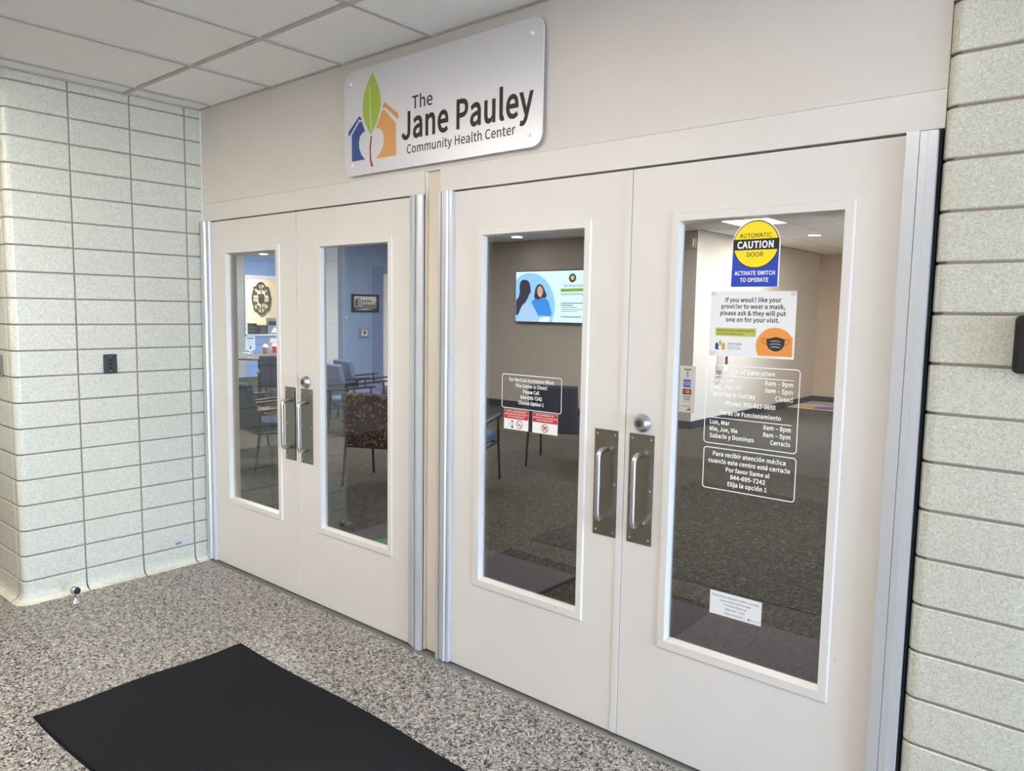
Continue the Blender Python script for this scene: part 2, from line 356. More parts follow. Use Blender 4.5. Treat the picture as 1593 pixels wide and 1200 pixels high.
# letter outlines of a plain humanist sans: character, advance, contours (x y ... in 1/1000 em)
GLYPHS = {}
for _l in """&	679	258 -13 320 -7 375 10 425 36 469 71 513 42 556 18 598 0 638 -13 662 63 630 74 596 89 561 109 525 133 565 192 600 256 629 323 653 394 568 394 548 334 525 277 497 226 465 179 414 224 364 274 319 328 279 384 340 429 392 479 430 535 444 601 434 659 406 704 361 734 300 744 232 731 179 695 145 640 133 573 136 532 145 490 161 446 181 401 126 360 80 313 48 257 36 190 52 108 98 44 168 2|409 119 377 94 342 76 306 64 269 60 212 69 166 97 136 139 125 195 132 235 152 272 181 306 218 337 259 279 305 222 356 168|245 444 231 478 220 511 213 543 211 574 217 616 235 650 264 672 301 681 333 674 354 656 366 630 370 599 360 554 333 514 293 478
,	277	75 -190 135 -154 181 -107 210 -49 221 19 215 64 200 97 176 118 144 126 117 121 95 109 80 89 75 62 80 35 95 15 116 2 142 -2 153 -1 145 -44 126 -81 94 -112 53 -136
-	346	46 244 301 244 301 314 46 314
.	277	139 -13 164 -8 185 6 199 28 205 56 199 84 185 107 164 121 139 126 113 121 92 107 78 84 73 56 78 28 92 6 113 -8
0	554	277 -13 371 11 443 82 489 201 505 368 489 534 443 651 371 721 277 744 183 721 111 651 66 534 50 368 66 201 111 82 183 11|277 61 221 79 177 134 148 230 138 368 148 506 177 600 221 655 277 673 334 655 378 600 407 506 417 368 407 230 378 134 334 79
1	554	88 0 489 0 489 76 342 76 342 731 272 731 241 715 206 701 166 690 121 680 121 622 251 622 251 76 88 76
2	554	44 0 504 0 504 79 301 79 182 72 299 191 390 307 448 419 469 530 454 618 411 686 344 729 255 744 191 737 135 715 85 682 40 638 93 586 125 620 162 647 201 664 244 671 304 660 346 630 371 584 379 526 359 427 298 318 193 195 44 54
3	554	262 -13 354 1 429 42 480 108 498 196 486 264 453 318 404 358 343 381 343 386 396 413 437 451 464 501 473 562 457 639 413 697 345 732 259 744 200 738 147 720 99 692 56 658 105 600 138 628 174 651 214 665 256 671 308 662 347 639 372 602 380 555 370 500 336 455 273 426 178 415 178 345 285 335 355 305 393 259 405 199 394 142 364 99 317 72 256 63 199 70 151 88 111 115 76 147 29 88 70 50 121 18 185 -5
4	554	339 0 425 0 425 202 523 202 523 274 425 274 425 731 324 731 20 261 20 202 339 202|339 274 115 274 281 524 340 632 344 632 339 499
5	554	261 -13 351 4 427 52 481 131 501 238 483 342 436 415 366 457 280 471 249 469 221 463 196 454 171 442 190 654 465 654 465 731 110 731 86 390 135 359 165 378 193 391 223 399 256 402 319 391 367 358 397 306 408 236 396 163 363 109 313 75 252 63 194 70 146 88 106 113 73 144 27 84 68 48 120 17 183 -5
6	554	300 -13 381 4 448 53 494 128 511 225 497 325 456 397 391 440 307 454 264 448 220 431 179 403 142 366 159 509 199 603 258 654 330 670 363 666 394 654 422 637 446 614 498 670 465 700 425 723 379 739 326 744 224 723 138 654 78 532 56 349 74 191 126 78 203 10|144 293 181 337 219 365 257 381 292 386 350 375 392 342 416 291 424 225 415 157 388 104 349 71 300 59 239 74 191 119 159 193
7	554	198 0 292 0 307 196 340 363 403 519 507 677 507 731 49 731 49 654 404 654 313 506 252 356 215 191
8	554	279 -13 373 2 445 42 491 102 508 176 498 243 471 296 431 337 385 368 385 373 418 404 450 445 473 495 482 550 468 628 428 688 365 728 281 742 202 729 138 691 96 633 81 557 89 503 110 458 142 419 180 388 180 384 131 351 88 306 57 249 46 182 63 104 112 42 186 2|329 397 267 424 214 457 177 500 164 557 172 605 197 642 234 666 280 675 333 665 371 637 396 596 404 545 399 505 385 467 362 431|280 55 219 65 171 93 138 136 127 190 134 240 155 284 187 323 228 355 302 324 363 288 405 242 421 179 411 129 383 89 338 64
9	554	235 -13 334 9 418 81 478 208 500 397 481 550 429 658 351 723 253 744 173 727 106 679 61 604 44 507 58 408 99 336 163 292 245 277 291 284 336 302 377 330 414 366 396 223 355 130 299 78 232 63 196 67 164 78 134 95 108 119 58 62 92 32 132 8 179 -7|413 443 376 398 337 368 298 351 260 345 203 357 163 389 138 440 130 507 139 575 166 628 205 662 254 674 317 659 365 615 397 543
:	277	139 389 164 394 185 408 199 430 205 459 199 487 185 509 164 524 139 529 113 524 92 509 78 487 73 459 78 430 92 408 113 394|139 -13 164 -8 185 6 199 28 205 56 199 84 185 107 164 121 139 126 113 121 92 107 78 84 73 56 78 28 92 6 113 -8
?	473	178 221 258 221 276 323 333 405 392 486 420 583 407 657 369 713 310 748 234 760 176 753 125 734 81 705 43 669 95 621 123 648 154 668 187 680 224 685 271 676 304 653 325 619 331 577 304 495 245 419 192 333|221 -13 247 -8 268 6 282 28 287 56 282 84 268 107 247 121 221 126 195 121 174 107 161 84 156 56 161 28 174 6 195 -8
A	607	4 0 97 0 168 224 435 224 505 0 603 0 354 731 251 731|191 296 227 409 299 657 303 657 377 409 412 296
B	656	101 0 333 0 446 13 533 53 590 120 611 215 600 282 569 333 522 369 462 389 462 394 508 418 541 454 562 500 569 553 550 635 498 690 419 722 317 731 101 731|193 421 193 659 305 659 381 652 435 632 467 595 478 541 468 491 437 453 382 429 301 421|193 74 193 349 320 349 406 341 468 317 507 276 520 218 506 153 467 109 405 82 320 74
C	637	376 -13 443 -6 502 14 555 47 601 92 550 151 513 116 474 90 430 74 380 68 286 89 214 149 169 243 153 368 169 491 216 584 289 643 383 664 428 659 467 645 502 623 533 595 583 655 546 688 500 717 445 737 382 744 253 718 150 644 82 524 58 365 82 206 149 87 249 13
D	687	101 0 287 0 434 25 540 97 606 213 628 368 605 523 540 637 432 708 283 731 101 731|193 76 193 657 275 657 388 638 469 582 517 492 533 368 517 245 469 153 388 96 275 76
E	588	101 0 533 0 533 79 193 79 193 345 470 345 470 424 193 424 193 654 522 654 522 731 101 731
F	551	101 0 193 0 193 328 472 328 472 406 193 406 193 654 522 654 522 731 101 731
G	688	388 -13 458 -7 520 11 572 38 614 72 614 379 373 379 373 302 529 302 529 111 503 93 472 79 436 71 397 68 293 89 216 149 169 243 153 368 170 491 219 584 296 643 396 664 446 658 488 643 524 622 554 595 604 655 567 687 521 716 463 737 393 744 259 718 153 644 83 524 58 365 82 206 151 87 255 13
H	726	101 0 193 0 193 345 534 345 534 0 627 0 627 731 534 731 534 425 193 425 193 731 101 731
I	292	101 0 193 0 193 731 101 731
J	534	237 -13 328 5 391 53 427 126 438 215 438 731 345 731 345 224 338 152 316 104 279 77 228 68 190 73 157 87 127 113 101 151 35 103 71 53 117 16 172 -6
K	645	101 0 193 0 193 232 318 381 538 0 641 0 376 454 606 731 501 731 195 364 193 364 193 731 101 731
L	542	101 0 513 0 513 79 193 79 193 731 101 731
M	810	101 0 184 0 184 405 172 621 176 621 235 454 373 74 435 74 573 454 632 621 636 621 624 405 624 0 710 0 710 731 599 731 459 340 408 188 404 188 351 340 212 731 101 731
N	721	101 0 188 0 188 384 177 613 181 613 259 462 526 0 621 0 621 731 533 731 533 351 546 120 541 120 462 270 195 731 101 731
O	740	370 -13 496 14 595 90 660 210 683 368 660 526 595 644 496 719 370 744 244 719 145 644 81 526 58 368 81 210 145 90 244 14|370 68 281 89 212 150 168 244 153 368 168 491 212 584 281 643 370 664 460 643 528 584 572 491 588 368 572 244 528 150 460 89
P	632	101 0 193 0 193 291 313 291 423 305 508 346 563 416 583 517 563 618 507 684 421 720 309 731 101 731|193 366 193 657 297 657 382 650 442 627 479 584 491 517 479 449 444 402 385 375 301 366
Q	740	370 64 281 85 212 146 168 242 153 368 168 491 212 584 281 643 370 664 460 643 528 584 572 491 588 368 572 242 528 146 460 85|594 -184 626 -182 654 -179 679 -174 699 -167 681 -96 604 -107 547 -101 497 -82 455 -52 424 -9 530 32 611 111 664 224 683 368 660 526 595 644 496 719 370 744 244 719 145 644 81 526 58 368 77 222 132 107 216 28 325 -10 366 -79 424 -134 501 -171
R	634	193 384 193 657 315 657 392 650 447 628 481 588 493 527 481 464 447 420 392 393 315 384|502 0 606 0 420 320 488 347 539 390 573 450 585 527 566 623 513 686 432 721 329 731 101 731 101 0 193 0 193 310 324 310
S	595	303 -13 407 3 485 47 534 113 552 195 540 266 508 319 460 359 401 390 297 435 254 454 215 478 187 512 176 558 185 602 213 635 256 656 312 664 361 659 404 645 444 624 479 596 527 655 484 691 433 719 375 738 312 744 220 730 147 690 99 629 82 551 96 481 131 428 179 390 231 363 335 317 384 295 423 269 449 235 458 187 448 138 417 101 369 76 304 68 248 74 195 93 146 121 103 159 48 95 100 50 160 16 229 -5
T	598	252 0 345 0 345 654 567 654 567 731 31 731 31 654 252 654
U	719	360 -13 464 3 547 56 603 153 623 301 623 731 534 731 534 299 520 189 483 118 428 79 360 68 293 79 239 118 203 189 190 299 190 731 98 731 98 301 118 153 173 56 256 3
V	574	235 0 341 0 574 731 480 731 362 335 291 94 287 94 217 335 98 731 1 731
W	876	181 0 290 0 399 441 436 608 440 608 476 441 587 0 699 0 849 731 761 731 683 333 643 96 637 96 585 333 483 731 398 731 297 333 245 96 241 96 198 333 121 731 26 731
X	572	17 0 115 0 220 198 278 316 282 316 345 198 454 0 556 0 341 373 541 731 444 731 346 545 294 437 290 437 233 545 133 731 31 731 231 378
Y	530	219 0 310 0 310 283 531 731 435 731 341 525 267 364 263 364 192 525 97 731 -1 731 219 283
Z	602	50 0 555 0 555 79 164 79 550 677 550 731 85 731 85 654 436 654 50 56
a	562	217 -13 266 -7 312 10 356 35 396 65 399 65 407 0 482 0 482 333 471 425 438 495 380 540 294 556 231 549 174 532 123 510 82 485 117 422 151 443 191 462 234 475 279 480 334 468 369 438 386 394 391 343 242 317 139 276 78 218 59 141 71 75 104 27 154 -3|242 61 205 66 174 81 154 107 147 147 159 194 200 233 276 262 391 282 391 132 353 101 316 79 280 65
b	617	330 -13 419 7 494 64 546 155 566 279 552 393 510 480 443 536 350 556 305 550 261 534 219 510 180 480 184 577 184 794 92 794 92 0 165 0 173 56 177 56 213 27 252 5 292 -8|315 64 286 67 254 76 219 93 184 120 184 405 221 437 258 460 293 474 327 479 394 465 438 424 463 361 471 278 459 188 427 121 378 79
c	509	305 -13 353 -8 399 5 442 27 481 55 441 117 414 96 383 79 350 67 313 63 245 78 192 120 158 185 146 270 158 356 194 421 248 464 316 479 347 476 374 466 400 451 424 432 470 492 439 516 404 537 362 551 312 556 213 537 130 481 73 391 52 270 71 150 125 61 205 6
d	619	276 -13 324 -7 367 10 407 34 441 64 444 64 452 0 527 0 527 794 435 794 435 586 440 493 405 519 370 539 331 551 287 556 199 536 124 479 72 389 53 270 69 150 114 61 184 6|296 64 233 78 186 119 157 184 147 271 159 356 192 422 242 464 303 479 337 476 369 466 402 448 435 422 435 138 401 105 368 82 333 68
e	553	311 -13 363 -9 410 3 452 20 489 42 457 103 426 85 394 71 359 63 321 60 251 73 195 111 158 171 142 249 507 249 511 301 497 406 455 487 387 538 294 556 204 536 127 479 72 390 52 270 72 151 127 62 210 6|141 314 159 386 194 439 241 472 296 483 353 472 396 440 422 387 431 314
f	324	33 468 107 468 107 0 198 0 198 468 312 468 312 542 198 542 198 628 202 674 217 707 241 728 274 734 335 719 355 790 335 797 313 803 289 806 264 807 194 795 145 759 116 703 107 629 107 542 33 537
g	563	274 -249 388 -234 475 -193 530 -134 549 -62 537 -4 501 36 442 59 360 67 253 67 208 71 179 84 163 102 159 126 161 146 169 163 180 178 194 191 213 183 233 177 253 173 273 172 352 185 415 223 457 282 472 360 469 394 460 424 446 451 428 472 539 472 539 542 350 542 273 556 196 542 131 504 87 443 71 362 77 316 93 276 115 242 142 217 142 213 120 195 101 172 87 144 82 112 86 82 96 58 111 38 131 23 131 18 97 -8 72 -37 56 -70 51 -105 67 -167 113 -212 184 -240|273 234 229 243 193 268 168 309 159 362 168 416 192 456 229 480 273 489 319 480 356 456 380 416 389 362 380 309 355 268 318 243|287 -187 221 -180 172 -161 141 -131 131 -92 134 -68 144 -45 161 -22 186 0 255 -8 349 -8 397 -12 431 -23 452 -45 459 -77 447 -118 413 -153 358 -177
h	606	92 0 184 0 184 393 222 429 257 455 292 471 331 476 378 468 410 442 428 397 434 331 434 0 525 0 525 343 515 435 485 501 433 542 359 556 307 549 260 529 218 500 180 465 184 577 184 794 92 794
i	274	92 0 184 0 184 542 92 542|138 654 162 658 182 670 194 689 199 714 194 738 182 757 162 769 138 773 113 769 94 757 82 738 78 714 82 689 94 670 113 658
j	274	35 -241 104 -229 150 -193 176 -137 184 -62 184 542 93 542 93 -62 90 -106 80 -140 59 -161 26 -169 -26 -159 -44 -228|138 654 162 658 181 670 194 689 199 714 194 738 181 757 162 769 138 773 113 769 94 757 81 738 77 714 81 689 94 670 113 658
k	551	92 0 182 0 182 143 283 261 442 0 541 0 336 323 517 542 415 542 186 256 182 256 182 794 92 794
l	283	188 -13 240 -5 228 65 209 63 199 65 191 72 186 84 184 102 184 794 92 794 92 108 97 56 114 19 144 -5
m	924	92 0 184 0 184 393 220 430 254 456 288 471 319 476 364 468 396 442 414 397 420 331 420 0 511 0 511 393 548 430 583 456 616 471 648 476 692 468 724 442 742 397 748 331 748 0 839 0 839 343 829 435 799 501 748 542 676 556 627 548 582 527 539 494 496 452 475 495 444 528 402 549 346 556 299 549 256 529 215 499 178 463 176 463 167 542 92 542
n	609	92 0 184 0 184 393 222 429 257 455 292 471 331 476 378 468 410 442 428 397 434 331 434 0 525 0 525 343 515 435 485 501 433 542 359 556 307 549 260 529 217 499 178 463 176 463 167 542 92 542
o	605	302 -13 397 6 477 61 532 150 553 270 532 391 477 481 397 537 302 556 207 537 127 481 72 391 52 270 72 150 127 61 207 6|302 63 238 78 189 120 157 185 146 270 157 356 189 421 238 464 302 479 367 464 416 421 449 356 460 270 449 185 416 120 367 78
p	619	92 -229 184 -229 184 -45 181 50 218 23 255 3 293 -9 330 -13 419 7 494 64 546 155 566 279 552 393 510 480 443 536 350 556 304 550 259 533 216 508 178 479 176 479 167 542 92 542|315 64 286 67 254 76 219 93 184 120 184 405 222 437 258 460 293 474 327 479 394 465 438 424 463 361 471 278 459 188 427 121 378 79
q	619	435 -229 527 -229 527 542 454 542 445 491 443 491 408 519 371 539 332 552 287 556 199 536 124 479 72 389 53 270 69 150 114 61 184 6 276 -13 322 -7 365 9 405 33 440 63 435 -36|296 64 233 78 186 119 157 184 147 271 159 356 192 422 242 464 303 479 337 476 369 466 402 448 435 422 435 138 401 105 368 82 333 68
r	387	92 0 184 0 184 348 214 407 248 446 284 467 319 474 372 465 389 544 331 556 287 548 246 525 209 490 178 443 176 443 167 542 92 542
s	467	234 -13 318 0 380 34 417 86 430 148 415 213 377 257 324 289 265 312 222 330 184 349 158 373 149 406 155 437 173 462 205 479 249 485 284 481 315 471 344 456 372 437 416 494 382 518 342 538 297 551 248 556 169 544 111 511 74 462 62 402 76 342 112 299 163 269 220 245 264 228 304 206 332 179 343 143 337 110 317 83 283 65 237 58 191 63 150 76 112 96 76 123 32 62 74 32 123 8 177 -7
t	376	261 -13 287 -11 313 -7 338 0 362 7 344 76 282 61 243 68 217 88 203 121 199 165 199 468 346 468 346 542 199 542 199 695 123 695 113 542 27 537 27 468 108 468 108 168 116 94 142 37 189 0
u	606	250 -13 302 -6 348 14 390 45 429 85 432 85 439 0 515 0 515 542 424 542 424 158 387 116 352 88 317 71 277 66 231 74 200 100 181 145 176 210 176 542 84 542 84 199 94 107 124 41 176 1
v	520	209 0 315 0 507 542 417 542 314 234 264 74 259 74 210 234 108 542 13 542
w	800	178 0 283 0 360 290 397 448 402 448 439 292 517 0 628 0 774 542 687 542 608 229 575 78 570 78 532 229 447 542 358 542 273 229 238 78 233 78 201 229 120 542 27 542
x	497	15 0 111 0 184 127 238 224 243 224 302 127 382 0 482 0 303 273 468 542 373 542 306 423 258 332 253 332 201 423 128 542 29 542 194 282
y	520	101 -234 173 -219 228 -179 271 -120 303 -46 507 542 418 542 320 241 276 88 271 88 218 241 108 542 13 542 231 -1 219 -42 198 -88 172 -125 138 -150 97 -159 55 -150 37 -223
z	474	35 0 445 0 445 74 150 74 436 493 436 542 66 542 66 468 320 468 35 49
é	553	311 -13 363 -9 410 3 452 20 489 42 457 103 426 85 394 71 359 63 321 60 251 73 195 111 158 171 142 249 507 249 511 301 497 406 455 487 387 538 294 556 204 536 127 479 72 390 52 270 72 151 127 62 210 6|141 314 159 386 194 439 241 472 296 483 353 472 396 440 422 387 431 314|278 639 452 810 389 870 232 685
ó	605	302 -13 397 6 477 61 532 150 553 270 532 391 477 481 397 537 302 556 207 537 127 481 72 391 52 270 72 150 127 61 207 6|302 63 238 78 189 120 157 185 146 270 157 356 189 421 238 464 302 479 367 464 416 421 449 356 460 270 449 185 416 120 367 78|285 639 461 810 397 870 238 685
–	535	46 249 489 249 489 311 46 311
 	224	""".split('\n'):
    _c, _a, _o = _l.split('\t')
    GLYPHS[_c] = (int(_a) / 1000, [[int(v) / 1000 for v in q.split()] for q in _o.split('|') if q])
CAP = 0.733
def _text_raw(body, bold):
    cu = bpy.data.curves.new('lettering', 'CURVE'); cu.dimensions = '2D'; cu.fill_mode = 'FRONT'; cu.offset = bold
    x = 0.0
    for ch in body:
        ad, cs = GLYPHS.get(ch, GLYPHS['?'])
        for c in cs:
            sp = cu.splines.new('POLY'); n = len(c) // 2; sp.points.add(n - 1)
            for i in range(n): sp.points[i].co = (x + c[2 * i], c[2 * i + 1], 0, 1)
            sp.use_cyclic_u = True
        x += ad + bold * 1.2
    o = bpy.data.objects.new('lettering', cu); COL.objects.link(o)
    bpy.context.view_layer.update()
    me = bpy.data.meshes.new_from_object(o.evaluated_get(bpy.context.evaluated_depsgraph_get()))
    vs = [tuple(v.co) for v in me.vertices]; fs = [tuple(p.vertices) for p in me.polygons]
    bpy.data.objects.remove(o); bpy.data.curves.remove(cu); bpy.data.meshes.remove(me)
    return vs, fs
def text(m, parent, body, x0, x1, base, cap, y, bold=0.012, axis='y', name='lettering'):
    """one fitted line of lettering: x0..x1 extent, baseline z, cap height"""
    vs, fs = _text_raw(body, bold)
    a = min(v[0] for v in vs); b = max(v[0] for v in vs)
    sz = cap / CAP; sx = (x1 - x0) / (b - a); mb = MB()
    if axis == 'y':
        mb.add([(x0 + (v[0] - a) * sx, y, base + v[1] * sz) for v in vs], fs)
    else:
        mb.add([(y, x0 + (v[0] - a) * sx, base + v[1] * sz) for v in vs], fs)
    return mb.build(name, m, parent)

# ================================================================== THE SETTING: vestibule
CZ = 2.74            # vestibule ceiling
IC = 2.70            # waiting-room ceiling
H = 0.13547          # tile course
DX0, DX1 = 0.0, 3.968

fl = struct(MB().box(-3.2, 9.2, -5.2, 0.0, -0.1, 0).build('floor_vestibule', 'terrazzo'), 'speckled grey terrazzo floor of the entrance vestibule')

# --- ceiling of lay-in panels
ce = struct(MB().box(-3.2, 9.3, -5.3, 0.12, CZ + 0.03, CZ + 0.1).build('ceiling_vestibule', 'ceiling_back'), 'suspended ceiling of white lay-in panels in a grid')
xs = [0.17 + 0.6096 * k for k in range(-5, 15)]
ys = [-0.44 - 1.2192 * k for k in range(0, 4)]
xe = [-3.2] + [x for x in xs if -3.1 < x < 9.1] + [9.2]
ye = [0.0] + ys + [-5.2]
panel_cache = {}
TROFF_CELLS = []
def ceil_panel(x0, x1, y0, y1):
    g = 0.004
    key = (round(x1 - x0, 3), round(y1 - y0, 3))
    if key not in panel_cache:
        panel_cache[key] = MB().box(g, x1 - x0 - g, g, y1 - y0 - g, 0, 0.016).mesh('ceiling_panel', 'ceiling_panel')
    inst('ceiling_panel', panel_cache[key], ce, (x0, y0, CZ + 0.003))
troff = [(1, 1), (2, 1), (4, 0), (6, 0), (11, 1), (3, 2)]  # some cells added only to brighten the left wall, middle doors and sign
for i in range(len(xe) - 1):
    for j in range(len(ye) - 1):
        x0, x1, y1, y0 = xe[i], xe[i + 1], ye[j], ye[j + 1]
        if x1 <= 0.01 and y1 > -1.0: continue
        cell = None
        for (a, b) in troff:
            if abs(x0 - (0.17 + 0.6096 * (a - 1))) < 0.05 and j == b + 1: cell = (x0, x1, y0, y1)
        if cell and j == 1:
            TROFF_CELLS.append((x0, x1, y0, y0 + 0.6096)); y0 += 0.6096; cell = None
        if cell: TROFF_CELLS.append(cell); continue
        xa = max(x0, 0.0) if (x0 < 0 and j < 2 and y1 > -1.0) else x0
        ceil_panel(xa, x1, y0, y1)
for x in xe:
    y1 = 0.0 if x > -0.01 else -1.04
    MB().box(x - 0.012, x + 0.012, -5.2, y1, CZ - 0.005, CZ + 0.02).build('grid_bar', 'ceiling_grid', ce)
for y in ye:
    x0 = 0.0 if y > -1.0 else -3.2
    MB().box(x0, 9.2, y - 0.012, y + 0.012, CZ - 0.004, CZ + 0.021).build('grid_bar', 'ceiling_grid', ce)
MB().box(0.0, 0.022, -1.03, 0.0, CZ - 0.004, CZ + 0.01).build('grid_bar', 'ceiling_grid', ce)

def troffer(x0, x1, y0, y1, label):
    t = empty('ceiling_troffer', ((x0 + x1) / 2, (y0 + y1) / 2, CZ)); tag(t, label, 'ceiling light', 'lensed troffers of the vestibule ceiling')
    w2, d2 = (x1 - x0) / 2 - 0.014, (y1 - y0) / 2 - 0.014
    MB().loop_frame([(-w2, -d2), (w2, -d2), (w2, d2), (-w2, d2)], [(-w2 + .025, -d2 + .025), (w2 - .025, -d2 + .025), (w2 - .025, d2 - .025), (-w2 + .025, d2 - .025)], -0.002, 0.02, 'z').build('frame', 'white_plastic', t)
    MB().box(-w2 + .025, w2 - .025, -d2 + .025, d2 - .025, 0.004, 0.018).build('lens', 'troffer_lens', t)
for n, c in enumerate(TROFF_CELLS):
    troffer(*c, ['long lensed ceiling light nearest the left tile wall', 'long lensed ceiling light second from the left tile wall', 'long lensed ceiling light at the back of the vestibule',
                 'square lensed ceiling light in front of the mullion', 'square lensed ceiling light close to the right doors', 'long lensed ceiling light towards the glazed entrance'][n % 6])

# --- glazed walls of mortar-set structural tile
random.seed(3)
ramp_mat('glazed_tile', 0.25, [(190, [(0, (190, 187, 169)), (0.22, (205, 203, 186)), (0.7, (211, 209, 193)), (0.92, (221, 218, 204))]),
                               (380, [(0, (186, 183, 165)), (0.3, (207, 205, 189)), (0.8, (217, 215, 200))])], bump=0.16)
JW = 0.0075           # joint width
def strip_mesh(name, path, z0, z1, bev=0.003, depth=0.012):
    """a tile face that follows a plan polyline (outward normal on the right-hand side), with softened top and bottom edges"""
    n = len(path); nor = []
    for i in range(n):
        d = Vector(path[min(i + 1, n - 1)]) - Vector(path[max(i - 1, 0)]); d.normalize(); nor.append(Vector((d.y, -d.x)))
    rows = [(-depth, z0), (-bev, z0), (0, z0 + bev), (0, z1 - bev), (-bev, z1), (-depth, z1)]
    pts = [Vector(p) for p in path]
    # soften the two ends as well
    d0 = (pts[1] - pts[0]).normalized(); d1 = (pts[-2] - pts[-1]).normalized()
    P = [(pts[0], nor[0], -depth), (pts[0], nor[0], -bev), (pts[0] + d0 * bev, nor[0], 0)] + [(pts[i], nor[i], 0) for i in range(1, n - 1)] + \
        [(pts[-1] + d1 * bev, nor[-1], 0), (pts[-1], nor[-1], -bev), (pts[-1], nor[-1], -depth)]
    vs = []; fs = []
    for (o, z) in rows:
        for (p, nn, o2) in P:
            q = p + nn * min(o, o2); vs.append((q.x, q.y, z))
    m = len(P)
    for r in range(len(rows) - 1):
        for c in range(m - 1):
            fs.append((r * m + c, r * m + c + 1, (r + 1) * m + c + 1, (r + 1) * m + c))
    mb = MB(); mb.v = vs; mb.f = fs
    return mb.mesh(name, 'glazed_tile')
def cove_mesh(path, z1):
    n = len(path); nor = []
    for i in range(n):
        d = Vector(path[min(i + 1, n - 1)]) - Vector(path[max(i - 1, 0)]); d.normalize(); nor.append(Vector((d.y, -d.x)))
    rows = [(0.042, 0.0), (0.042, 0.003), (0.022, 0.008), (0.010, 0.016), (0.003, 0.030), (0.0, 0.050), (0.0, z1 - 0.003), (-0.003, z1), (-0.012, z1)]
    vs = []; fs = []
    for (o, z) in rows:
        for p, nn in zip(path, nor):
            q = Vector(p) + nn * o; vs.append((q.x, q.y, z))
    for r in range(len(rows) - 1):
        for c in range(n - 1):
            fs.append((r * n + c, r * n + c + 1, (r + 1) * n + c + 1, (r + 1) * n + c))
    mb = MB(); mb.v = vs; mb.f = fs
    return mb
def tile_wall(parent, columns, zoff, kmax, ztop):
    """columns: plan polylines, each one tile wide; one tile object for every course"""
    for path in columns:
        full = strip_mesh('tile', path, JW / 2, H - JW / 2)
        top = strip_mesh('tile', path, JW / 2, ztop - (kmax * H + zoff))
        cb = cove_mesh(path, H + zoff - JW / 2)
        cme = cb.mesh('base_tile', 'glazed_tile'); cme.materials.append(MATS['cove_grout'])
        npts = len(path) - 1
        for pi, pl in enumerate(cme.polygons):
            if pi < npts * 3: pl.material_index = 1
        o = inst('base_tile', cme, parent)
        for k in range(1, kmax + 1):
            dj = random.uniform(-0.0007, 0.0007)
            d = Vector(path[-1]) - Vector(path[0]); nn = Vector((d.y, -d.x)).normalized() if len(path) == 2 else Vector((0, 0))
            inst('tile', full if k < kmax else top, parent, (nn.x * dj, nn.y * dj, k * H + zoff))
YE = -1.032; BR = 0.032
bull = [(BR * 0 - BR + BR * math.cos(R(a)), YE + BR + BR * math.sin(R(a))) for a in range(0, -91, -15)]    # from facing +x round to facing -y
jo = JW / 2
wl = struct(MB().prism([(-0.004, 0.21), (-0.004, YE + BR), (-BR, YE + 0.004), (-3.2, YE + 0.004), (-3.2, 0.21)], 0, 2.9).build('wall_left', 'mortar'),
            'left wall of pale green speckled glazed tile with rounded outer corner')
ycol = [0.0, -0.0976, -0.4105, -0.7234]
cols = [[(0, ycol[i] - (0 if i == 0 else jo)), (0, ycol[i + 1] + jo)] for i in range(3)]
cols.append([(0, ycol[3] - jo)] + bull + [(-0.075 + jo, YE)])
# fix orientation: walking from y=0 towards -y, the outward side (+x) lies on the left hand, so reverse
cols = [c[::-1] for c in cols]
x = -0.075
ret = []
while x > -1.6:
    ret.append([(x - 0.3129 + jo, YE), (x - jo, YE)]); x -= 0.3129
tile_wall(wl, cols + ret, -0.0204, 20, CZ)
sb = struct(MB().box(-0.4, 0.004, 0.05, 0.215, 0, IC + 0.014).build('wall_stub', 'stub_paint'), 'beige painted wall end just inside the far left door')

PX, PY = 3.966, -0.015
bullr = [(PX + BR + BR * math.cos(R(a)), PY + BR + BR * math.sin(R(a))) for a in range(180, 271, 15)]
wr = struct(MB().prism([(PX + 0.004, 0.2), (PX + 0.004, PY + BR), (PX + BR, PY + 0.004), (9.2, PY + 0.004), (9.2, 0.2)], 0, 2.9).build('wall_right', 'mortar'),
            'right wall of pale green speckled glazed tile with rounded edge')
cr = [[(PX, 0.15), (PX, PY + BR + 0.001)][:1] + bullr + [(4.29 - jo, PY)]]
x = 4.29
while x < 6.4:
    cr.append([(x + jo, PY), (x + 0.3129 - jo, PY)]); x += 0.3129
tile_wall(wr, cr, -0.0327, 20, CZ)

# --- transom wall, header, mullion, threshold
struct(MB().box(DX0, DX1, 0, 0.12, 2.189, 2.8).build('wall_front', 'transom_paint'), 'beige painted wall panel above the double doors')
tr = struct(empty('trim_1'), 'beige painted steel header over the doors')
MB().box(DX0, 1.953, -0.002, 0.12, 2.086, 2.1875).build('header_rail', 'beige_paint', tr)
MB().box(2.052, DX1, -0.002, 0.12, 2.086, 2.1875).build('header_rail', 'beige_paint', tr)
MB().box(1.953, 2.052, -0.002, 0.12, 2.181, 2.1875).build('header_rail', 'beige_paint', tr)
MB().box(1.875, 2.13, 0.047, 0.11, 0.012, 2.086).build('mullion_backing', 'dark_gap', tr)  # dark backing added to stop light leaking past the mullion
MB().box(0.05, 1.93, 0.047, 0.11, 2.04, 2.086).build('stop_strip', 'dark_gap', tr)  # stops coloured dark so the gap under the header shows dark
MB().box(2.07, 3.94, 0.047, 0.11, 2.04, 2.086).build('stop_strip', 'dark_gap', tr)
struct(MB().prism([(1.953, 0.004), (1.957, 0.0), (1.961, 0.0), (1.966, 0.014), (2.046, 0.014), (2.052, 0.02), (2.052, 0.12), (1.953, 0.12)], 0.012, 2.181).build('trim_2', 'mullion_paint'),
       'painted steel mullion between the two pairs of doors')
